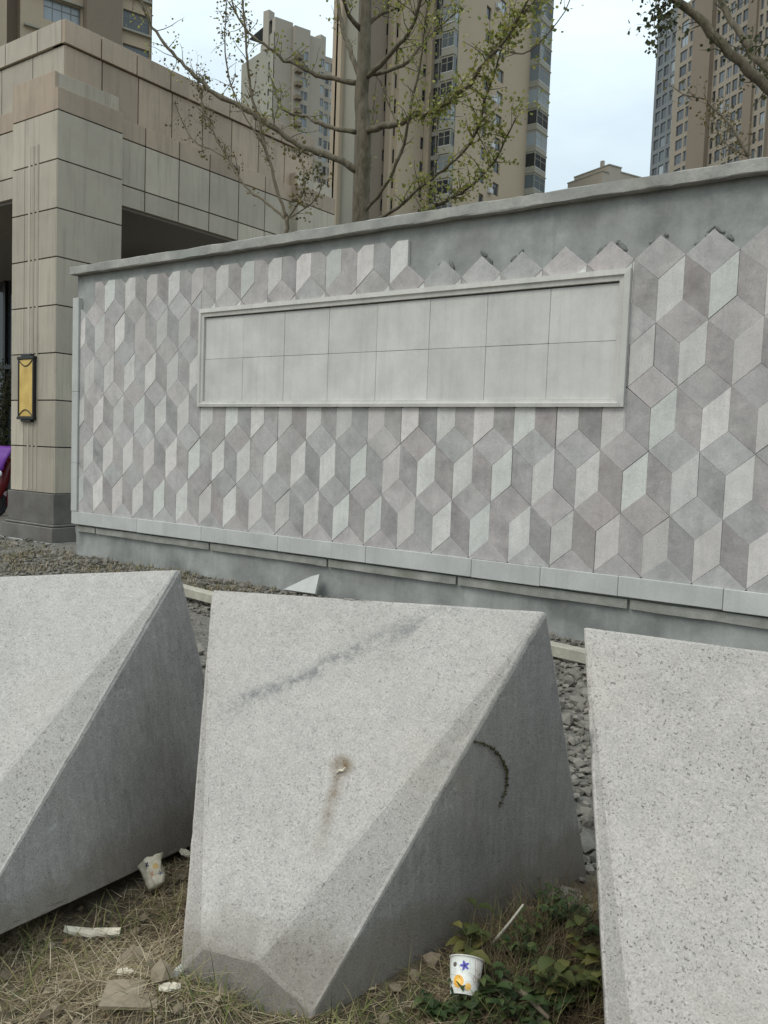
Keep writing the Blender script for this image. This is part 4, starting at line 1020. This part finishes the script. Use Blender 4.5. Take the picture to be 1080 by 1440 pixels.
grow('rubble_weeds', 2600, clump_spot(rubs, .14), (.03, .09), .0045, (.3, 1.4), M['grass'], 'green weeds growing on rubble by the gate pillar', (.3, 1.2))
def weed(base, label, n_stem, h, lsize, spread, mats, seed, lean=(0, 0)):
    r = random.Random(seed); e = empty('leafy_weed', tuple(base), label, 'weed', 'weeds between the blocks')
    st_ = MB(); lv = MB()
    for _ in range(int(n_stem * 1.7)):
        a = r.uniform(0, 6.283); d = V((math.cos(a)*spread + lean[0], math.sin(a)*spread + lean[1], 1)).normalized(); p = V((r.gauss(0, .02), r.gauss(0, .02), -.01)); pts = [p]; ln = h * r.uniform(.55, 1.15)
        for k in range(6):
            d = (d + V((r.gauss(0, .14), r.gauss(0, .14), r.gauss(-.05, .1)))).normalized(); np_ = pts[-1] + d*ln/6
            if inside_block(base + np_, .004): break
            pts.append(np_)
        if len(pts) < 3: continue
        st_.tube(pts, [.0028*(1 - k/9) for k in range(len(pts))], 5)
        for k in range(1, len(pts)):
            for side in (0, 1):
                if r.random() < .25: continue
                a2 = r.uniform(0, 6.283); u = V((math.cos(a2), math.sin(a2), r.uniform(-.1, .6))).normalized(); s = u.cross(V((0, 0, 1))).normalized(); nn = s.cross(u)
                L_ = lsize*r.uniform(.6, 1.25); w = L_*r.uniform(.26, .36); i = len(lv.v); p = pts[k]
                if inside_block(base + p + u*L_, .004): continue
                prof = ((0, 0), (.22, .75), (.5, 1.), (.78, .62), (1., 0))
                for tt, ww in prof:
                    c = p + u*L_*tt + nn*(L_*.16*math.sin(math.pi*tt*.9) - L_*.25*tt*tt)
                    lv.v += [tuple(c - s*w*ww + nn*w*ww*.35), tuple(c), tuple(c + s*w*ww + nn*w*ww*.35)]
                for k2 in range(4):
                    j = i + 3*k2; lv.f += [(j, j+1, j+4, j+3), (j+1, j+2, j+5, j+4)]
    st_.build('stem', mats[0], e); lv.build('leaves', mats[1], e, None, True)
    return e
M['weed_leaf'] = leafmat('weed_leaf', (.022, .038, .012), (.048, .075, .022), (.10, .125, .038))
M['weed_leaf2'] = leafmat('yellowing_weed_leaf', (.05, .065, .018), (.10, .11, .028), (.17, .155, .045))
M['weed_stem'] = flat('weed_stem', (.09, .085, .045), .8)
for (x, y), lab, n, h, ls, sp, mt, sd_ in (
    ((660, 1350), 'weed with two broad pale leaves standing behind the printed cup', 3, .15, .060, .25, 'weed_leaf2', 1),
    ((690, 1405), 'low dark green weed right of the printed cup', 9, .12, .040, .9, 'weed_leaf', 2),
    ((745, 1350), 'tangled dark weed in the middle of the gap between blocks', 13, .15, .032, .8, 'weed_leaf', 3),
    ((800, 1310), 'weed with olive leaves close to the right block', 8, .15, .036, .55, 'weed_leaf', 4),
    ((815, 1400), 'yellow-green leafy weed at the foot of the right block', 9, .20, .050, .5, 'weed_leaf2', 5),
    ((740, 1425), 'spreading green weed at the bottom edge between the blocks', 12, .13, .038, .9, 'weed_leaf', 6),
    ((640, 1432), 'low green weed at the bottom edge below the printed cup', 7, .08, .042, .9, 'weed_leaf', 8),
    ((775, 1285), 'thin weed with reddish dry tips behind the weed tangle', 6, .13, .022, .5, 'weed_leaf', 7)):
    p = on(x, y, 2, 0); p.z = gh(p.x, p.y); weed(p, lab, n, h, ls, sp, (M['weed_stem'], M[mt]), sd_)
gap_sp = [on(x, y, 2, 0) for x, y in ((700, 1400), (740, 1380), (780, 1350), (800, 1420), (760, 1310), (820, 1290), (720, 1340))]
gap_sp = [(p.x, p.y) for p in gap_sp]
grow('weed_litter', 4500, clump_spot(gap_sp, .06), (.05, .22), .0014, (.05, 1.1), M['straw_dark'], 'dark dead stalks tangled among the weeds between the blocks', (.2, 1.0))
grow('weed_grass', 700, clump_spot(gap_sp, .06), (.06, .2), .002, (.2, 1.2), M['grass'], 'thin green grass among the weeds between the blocks', (.3, 1.1))

q = MB()
for _ in range(750):
    x, y = fore(rs) if rs.random() < .7 else clump_spot(gap_sp, .08)(rs); z = gh(x, y) + rs.uniform(.004, .016)
    if inside_block(V((x, y, .03)), .015): continue
    d = V((rs.gauss(0, 1), rs.gauss(0, 1), rs.gauss(0, .25))).normalized(); sd3 = d.cross(V((rs.gauss(0, .3), rs.gauss(0, .3), 1))).normalized(); nn = sd3.cross(d); L_ = rs.uniform(.012, .038); w_ = L_*rs.uniform(.25, .45); i = len(q.v); p = V((x, y, z))
    q.v += [tuple(p), tuple(p + d*L_*.4 + sd3*w_ + nn*w_*.5), tuple(p + d*L_*.45), tuple(p + d*L_*.4 - sd3*w_ + nn*w_*.4), tuple(p + d*L_ + nn*w_*.5)]
    q.f += [(i, i+2, i+1), (i, i+3, i+2), (i+1, i+2, i+4), (i+2, i+3, i+4)]
M['dead_leaf'] = leafy('dead_leaf', (.07, .045, .025), (.16, .105, .055), (.30, .24, .16))
tag(q.build('dead_leaves', M['dead_leaf']), 'brown curled dead leaves scattered over the foreground soil', 'dead leaves', None, 'stuff')
# ------------------------------------------------------------------ litter
def stick(p0, p1, r, mat, label):
    p0, p1 = V(p0), V(p1); m = (p0 + p1)/2 + V((.008, .0, .01)); b = p0.copy()
    q = MB().tube([p0 - b, (p0*.6 + m*.4) - b, m - b, p1 - b], [r, r*1.05, r*.9, r*.7], 7)
    return tag(q.build('stick', mat, None, b, True), label, 'stick')
a = on(690, 1330, 2, .02); bq = on(736, 1272, 2, .16)
stick(a, bq, .0045, M['wood'], 'broken pale stick pointing up against the central block')
stick(on(700, 1375, 2, .03), on(772, 1432, 2, .04), .008, M['bark_young'], 'grey dead branch lying through the weeds')
# printed paper cup
CUP_AX = (V((-.58, .81, 0)) * math.cos(math.radians(47)) + V((.10, .07, math.sin(math.radians(47))))).normalized()
CUP_Q = V((0, 0, 1)).rotation_difference(CUP_AX); _d = CUP_Q.inverted() @ -ray(652, 1385); F0 = math.atan2(_d.y, _d.x) - .05
t = MT('printed_cup_paper', .5, .4)
o3 = t.sep(t.obj); ang = t.math('ARCTAN2', o3[1], o3[0]); hz = o3[2]
c = t.mix(t.rng(t.noise(t.obj, 30, 3, .6), .3, .7), (.62, .60, .53), (.74, .73, .68))
def blob(u, z, r, colr, c, petals=0):
    du = t.math('MULTIPLY', t.math('ADD', ang, -u), .040); dz = t.math('ADD', hz, -z)
    rr = t.math('SQRT', t.math('ADD', t.math('MULTIPLY', du, du), t.math('MULTIPLY', dz, dz)))
    if petals: rr = t.math('ADD', rr, t.math('MULTIPLY', t.math('COSINE', t.math('MULTIPLY', t.math('ARCTAN2', dz, du), float(petals))), .0030))
    return t.mix(t.rng(rr, r - .0012, r + .0012, 1, 0), c, colr)
c = blob(F0 - .42, .028, .0155, (.80, .40, .05), c); c = blob(F0 - .42, .028, .007, (.85, .55, .12), c)
c = blob(F0 + .30, .018, .009, (.80, .45, .08), c); c = blob(F0 - .05, .066, .0095, (.10, .09, .36), c, 5); c = blob(F0 - .05, .066, .003, (.02, .02, .08), c)
c = blob(F0 - .72, .068, .006, (.12, .10, .08), c)
wv = t.math('SINE', t.math('ADD', t.math('MULTIPLY', ang, 34.), t.math('MULTIPLY', hz, 160.)))
rm = t.math('MULTIPLY', t.rng(wv, .55, .7), t.math('MULTIPLY', t.rng(ang, F0 + .55, F0 + .62), t.rng(hz, .03, .034)))
c = t.mix(t.math('MULTIPLY', rm, .7), c, (.42, .13, .11))
c = t.mix(t.math('MULTIPLY', t.rng(t.noise(t.obj, 22, 5, .7), .52, .72), .55), c, (.27, .21, .13))
t.col(c); M['cup'] = t.m
M['paper'] = stone('grimy_paper', (.60, .585, .53), blotch=.15, bscale=20, fine=.05, objvar=.0, rough=.7, bump=.05)
p = on(652, 1402, 2, .01); p.z = gh(p.x, p.y) + .002
cup = empty('paper_cup', tuple(p), 'white paper cup printed with blue flower and orange dots among the weeds', 'cup')
cup.rotation_euler = CUP_Q.to_euler()
cup.location.z += .022
prof = [(.036, 0), (.0365, .002), (.046, .090)]
MB().lathe(prof + [(.0445, .0895), (.0350, .004), (.0, .004)], 32).build('cup_wall', M['cup'], cup, None, True)
MB().lathe([(.0462 + .0022*math.cos(a*math.pi/4), .0905 + .0022*math.sin(a*math.pi/4)) for a in range(9)], 32).build('rim', M['paper'], cup, None, True)
# crushed printed cup by the left block
p = on(220, 1246, 2, .01); p.z = gh(p.x, p.y) + .034
bm = bmesh.new()
seg = 28
for k, (r, z) in enumerate([(.034, 0), (.037, .022), (.040, .045), (.043, .068), (.046, .09)]):
    for q in range(seg):
        a = 2*math.pi*q/seg; n_ = mnoise.noise(V((math.cos(a)*2.2, math.sin(a)*2.2, k*.6)))
        bm.verts.new((r*(1 + .30*n_)*math.cos(a), r*.62*(1 + .45*n_)*math.sin(a), z + .006*mnoise.noise(V((math.cos(a)*3, math.sin(a)*3, 7 + k)))))
bm.verts.ensure_lookup_table()
for k in range(4):
    for q in range(seg): bm.faces.new([bm.verts[k*seg+q], bm.verts[k*seg+(q+1) % seg], bm.verts[(k+1)*seg+(q+1) % seg], bm.verts[(k+1)*seg+q]])
bm.faces.new([bm.verts[q] for q in reversed(range(seg))])
me = bpy.data.meshes.new('paper_cup'); bm.to_mesh(me); bm.free()
for q in me.polygons: q.use_smooth = True
CUP2_E = tuple(V((0, 0, 1)).rotation_difference((V((-.58, .81, 0))*.55 + V((.81, .58, 0))*-.35 + V((0, 0, .62))).normalized()).to_euler())
from mathutils import Euler
_d = Euler(CUP2_E).to_quaternion().inverted() @ -ray(220, 1228); F0 = math.atan2(_d.y, _d.x)
t = MT('grimy_printed_paper', .6, .3); o3 = t.sep(t.obj); ang = t.math('ARCTAN2', o3[1], o3[0]); hz = o3[2]
c = t.mix(t.rng(t.noise(t.obj, 40, 4, .6), .3, .7), (.36, .31, .22), (.60, .55, .44))
c = blob(F0 - .55, .07, .008, (.05, .05, .07), c, 5); c = blob(F0 + .3, .055, .010, (.45, .30, .12), c); c = blob(F0 - .2, .035, .008, (.42, .22, .15), c, 4); c = blob(F0 + .6, .03, .006, (.10, .10, .13), c, 5)
t.col(c); M['cup_old'] = t.m
o = link('paper_cup', me, M['cup_old'], None, p); o.rotation_euler = CUP2_E; tag(o, 'crushed grimy printed paper cup lying beside the left block', 'cup')
def flake(x, y, ln, w, th, mat, name, label, cat, yaw, seed, pitch=.05, lift=.0):
    """irregular crumpled scrap with thickness"""
    r = random.Random(seed); p = on(x, y, 2, 0); p.z = gh(p.x, p.y) + th*.5 + lift
    n = 9; top = []; q = MB(); ring = 12
    for k in range(n):
        u = k/(n-1); ww = w*(.45 + .55*math.sin(math.pi*min(1, u*.9 + .1)))*r.uniform(.75, 1.1); cx = (u - .5)*ln; cz = .10*ln*math.sin(u*3.0 + seed)*.5
        for j in range(ring):
            a = 2*math.pi*j/ring; q.v.append((cx + r.gauss(0, .02)*ln*.3, ww*.5*math.cos(a)*(1 + r.gauss(0, .12)), cz + th*.5*math.sin(a)*(1 + r.gauss(0, .35))))
    for k in range(n-1):
        for j in range(ring): q.f.append((k*ring+j, k*ring+(j+1) % ring, (k+1)*ring+(j+1) % ring, (k+1)*ring+j))
    q.f += [tuple(reversed(range(ring))), tuple((n-1)*ring+j for j in range(ring))]
    o = q.build(name, mat, None, p); o.rotation_euler = (0, pitch, yaw); return tag(o, label, cat)
M['foam'] = stone('dirty_white_foam', (.60, .53, .41), blotch=.3, bscale=14, fine=.08, objvar=0, rough=.8, bump=.1)
M['film'] = stone('crumpled_film', (.46, .43, .37), blotch=.4, bscale=30, fine=.1, objvar=0, rough=.35, bump=.3)
M['card'] = stone('brown_cardboard', (.22, .175, .12), blotch=.3, bscale=12, fine=.15, objvar=0, rough=.85, bump=.1)
flake(130, 1304, .165, .040, .022, M['foam'], 'foam_scrap', 'long white foam scrap lying on straw below the left block', 'litter', .62, 4, .08)
flake(177, 1377, .045, .038, .012, M['foam'], 'foam_scrap', 'small square white foam chip on the soil', 'litter', .4, 5)
flake(252, 1385, .085, .030, .020, M['film'], 'plastic_wrapper', 'crumpled clear plastic wrapper at the foot of the central block', 'litter', 1.9, 6)
flake(238, 1418, .055, .030, .014, M['foam'], 'paper_scrap', 'small pale paper scrap under the crumpled wrapper', 'litter', 1.0, 7)
flake(262, 1196, .05, .04, .015, M['foam'], 'paper_scrap', 'white paper corner half hidden behind the central block', 'litter', .3, 9, .2, .02)
def sheet(x, y, pts, th, mat, name, label, cat, rot):
    p = on(x, y, 2, 0); p.z = gh(p.x, p.y) + .004
    q = MB(); n = len(pts); q.v = [(a, b, .006*mnoise.noise(V((a*20, b*20, 1)))) for a, b in pts] + [(a, b, th + .006*mnoise.noise(V((a*20, b*20, 1)))) for a, b in pts]
    q.f = [tuple(reversed(range(n))), tuple(range(n, 2*n))] + [(k, (k+1) % n, n+(k+1) % n, n+k) for k in range(n)]
    o = q.build(name, mat, None, p); o.rotation_euler = rot; return tag(o, label, cat)
sheet(186, 1424, [(-.075, -.05), (.07, -.055), (.08, .04), (.01, .055), (-.07, .05)], .008, M['card'], 'cardboard_piece', 'flat brown cardboard piece on the soil at the bottom edge', 'litter', (.05, .04, .75))
sheet(186, 1352, [(-.04, -.035), (.05, -.02), (.035, .04), (-.03, .035)], .006, M['card'], 'cardboard_piece', 'folded tan cardboard corner standing above the foam chip', 'litter', (.5, .35, .2))
# brown plug remnant in the rusty stain
q = MB().tube([V((-.016, 0, 0)), V((-.004, .0, .004)), V((.006, 0, -.001)), V((.016, 0, .005))], [.0025, .005, .004, .002], 6)
o = q.build('dry_leaf_scrap', M['foam'], None, onface(480, 1085) + STAIN_N*.005); o.rotation_euler = (.2, -.5, .5); tag(o, 'tiny pale scrap stuck in the rusty stain of the central block', 'litter')
# curved seed spike stuck on the dark flank
B3 = V((1.1234, -3.6837, .943)); N2 = V((.9787, -.2008, .0423)).normalized()
def onflank(x, y, lift=.006):
    d = ray(x, y); return CAM + d*((B3 - CAM).dot(N2) / d.dot(N2)) + N2*lift
pts = [onflank(*c_) for c_ in ((667, 1042), (678, 1045), (690, 1051), (700, 1061), (707, 1074), (711, 1090), (710, 1106), (706, 1120), (702, 1131))]
P, R = smooth_path(pts, [.0012, .003, .004, .0048, .005, .0046, .0036, .002, .001], .008); b = P[0].copy()
q = MB().tube([p_ - b for p_ in P], [r*.6 for r in R], 6)
for i, p_ in enumerate(P):
    for _ in range(5): add_leaf(q, p_ - b, .009, rl, .1)
M['spike'] = leafy('dry_seed_spike', (.03, .028, .015), (.075, .065, .035), (.15, .13, .07))
tag(q.build('seed_spike', M['spike'], None, b), 'curved dry seed spike stuck to the dark flank of the central block', 'plant stem')

# ------------------------------------------------------------------ scooter and bush beyond the pillar
sx = on(2, 650, 1, 2.3).x
sco = empty('parked_scooter', (sx + .22, 2.3, 0), 'scooter with purple windshield apron peeking out left of the gate pillar', 'scooter')
M['purple'] = flat('purple_cover', (.16, .035, .30), .5); M['red'] = flat('red_paint', (.14, .01, .012), .3); M['lampw'] = flat('headlamp_glass', (.75, .78, .80), .15)
M['rubber'] = flat('rubber', (.02, .02, .02), .8)
def torus(R_, r_, cx, cz, name, mat):
    q = MB(); pts = [V((0, cx + R_*math.cos(a*math.pi/10), cz + R_*math.sin(a*math.pi/10))) for a in range(21)]
    return q.tube(pts, [r_]*21, 8, False).build(name, mat, sco, None, True)
torus(.19, .05, -.25, .24, 'tyre', M['rubber']); torus(.19, .05, 1.05, .24, 'tyre', M['rubber'])
MB().lathe([(.0, -.03), (.14, -.03), (.14, .03), (.0, .03)], 16).build('rim', M['black'], sco, (0, -.25, .24)).rotation_euler = (0, math.pi/2, 0)
MB().lathe([(.0, -.03), (.14, -.03), (.14, .03), (.0, .03)], 16).build('rim', M['black'], sco, (0, 1.05, .24)).rotation_euler = (0, math.pi/2, 0)
MB().tube([V((0, -.25, .26)), V((0, -.12, .6)), V((0, -.02, .95)), V((0, .02, 1.08))], [.05, .11, .10, .05], 10).build('front_fairing', M['red'], sco, None, True)
MB().tube([V((0, -.05, .34)), V((0, .4, .28)), V((0, .7, .42)), V((0, 1.15, .62))], [.13, .16, .17, .10], 10).build('body', M['red'], sco, None, True)
MB().tube([V((0, .35, .74)), V((0, .7, .80)), V((0, 1.1, .82))], [.10, .14, .09], 10).build('seat', M['black'], sco, None, True)
MB().tube([V((-.38, .06, 1.08)), V((-.2, .0, 1.06)), V((.2, .0, 1.06)), V((.38, .06, 1.08))], [.02]*4, 8).build('handlebar', M['black'], sco, None, True)
for s_ in (-1, 1): MB().lathe([(.0, .0), (.05, .0), (.06, .02), (.045, .045), (0, .05)], 16).build('headlight', M['lampw'], sco, (s_*.22 + .05, -.30, .80)).rotation_euler = (math.pi/2, 0, 0)
qv = []; qf = []
for j in range(9):
    for i in range(11):
        u = i/10 - .5; w_ = j/8; qv.append((u*(.86 - .2*w_*w_), -.10 - .10*math.cos(u*2.4) - .16*math.sin(w_*1.6) + .02*mnoise.noise(V((u*6, w_*5, 1))), 1.27 - w_*.42))
qf = [(j*11+i, j*11+i+1, (j+1)*11+i+1, (j+1)*11+i) for j in range(8) for i in range(10)]
q = MB(); q.v = qv; q.f = qf
o = q.build('purple_apron', M['purple'], sco, None, True); md = o.modifiers.new('solid', 'SOLIDIFY'); md.thickness = .02
bp = on(-12, 560, 1, 3.4)
bu = Tree('garden_bush', 'dark green bush seen through the gateway left of the pillar', (bp.x, 3.4, 0), M['bark_young'], M['leaf_dark'], 'bushes in the gateway')
for k in range(16):
    a = rl.uniform(0, 6.28); b_ = V((bp.x, 3.4, 0)); e_ = V((math.cos(a)*rl.uniform(.2, .8), math.sin(a)*.35, rl.uniform(1.2, 3.1)))
    bu.limb3([b_, b_ + e_*.5 + V((0, 0, .2)), b_ + e_], .015, .005, 'stem', 14, .35, 6, .06, .2, .06)
bu.finish()
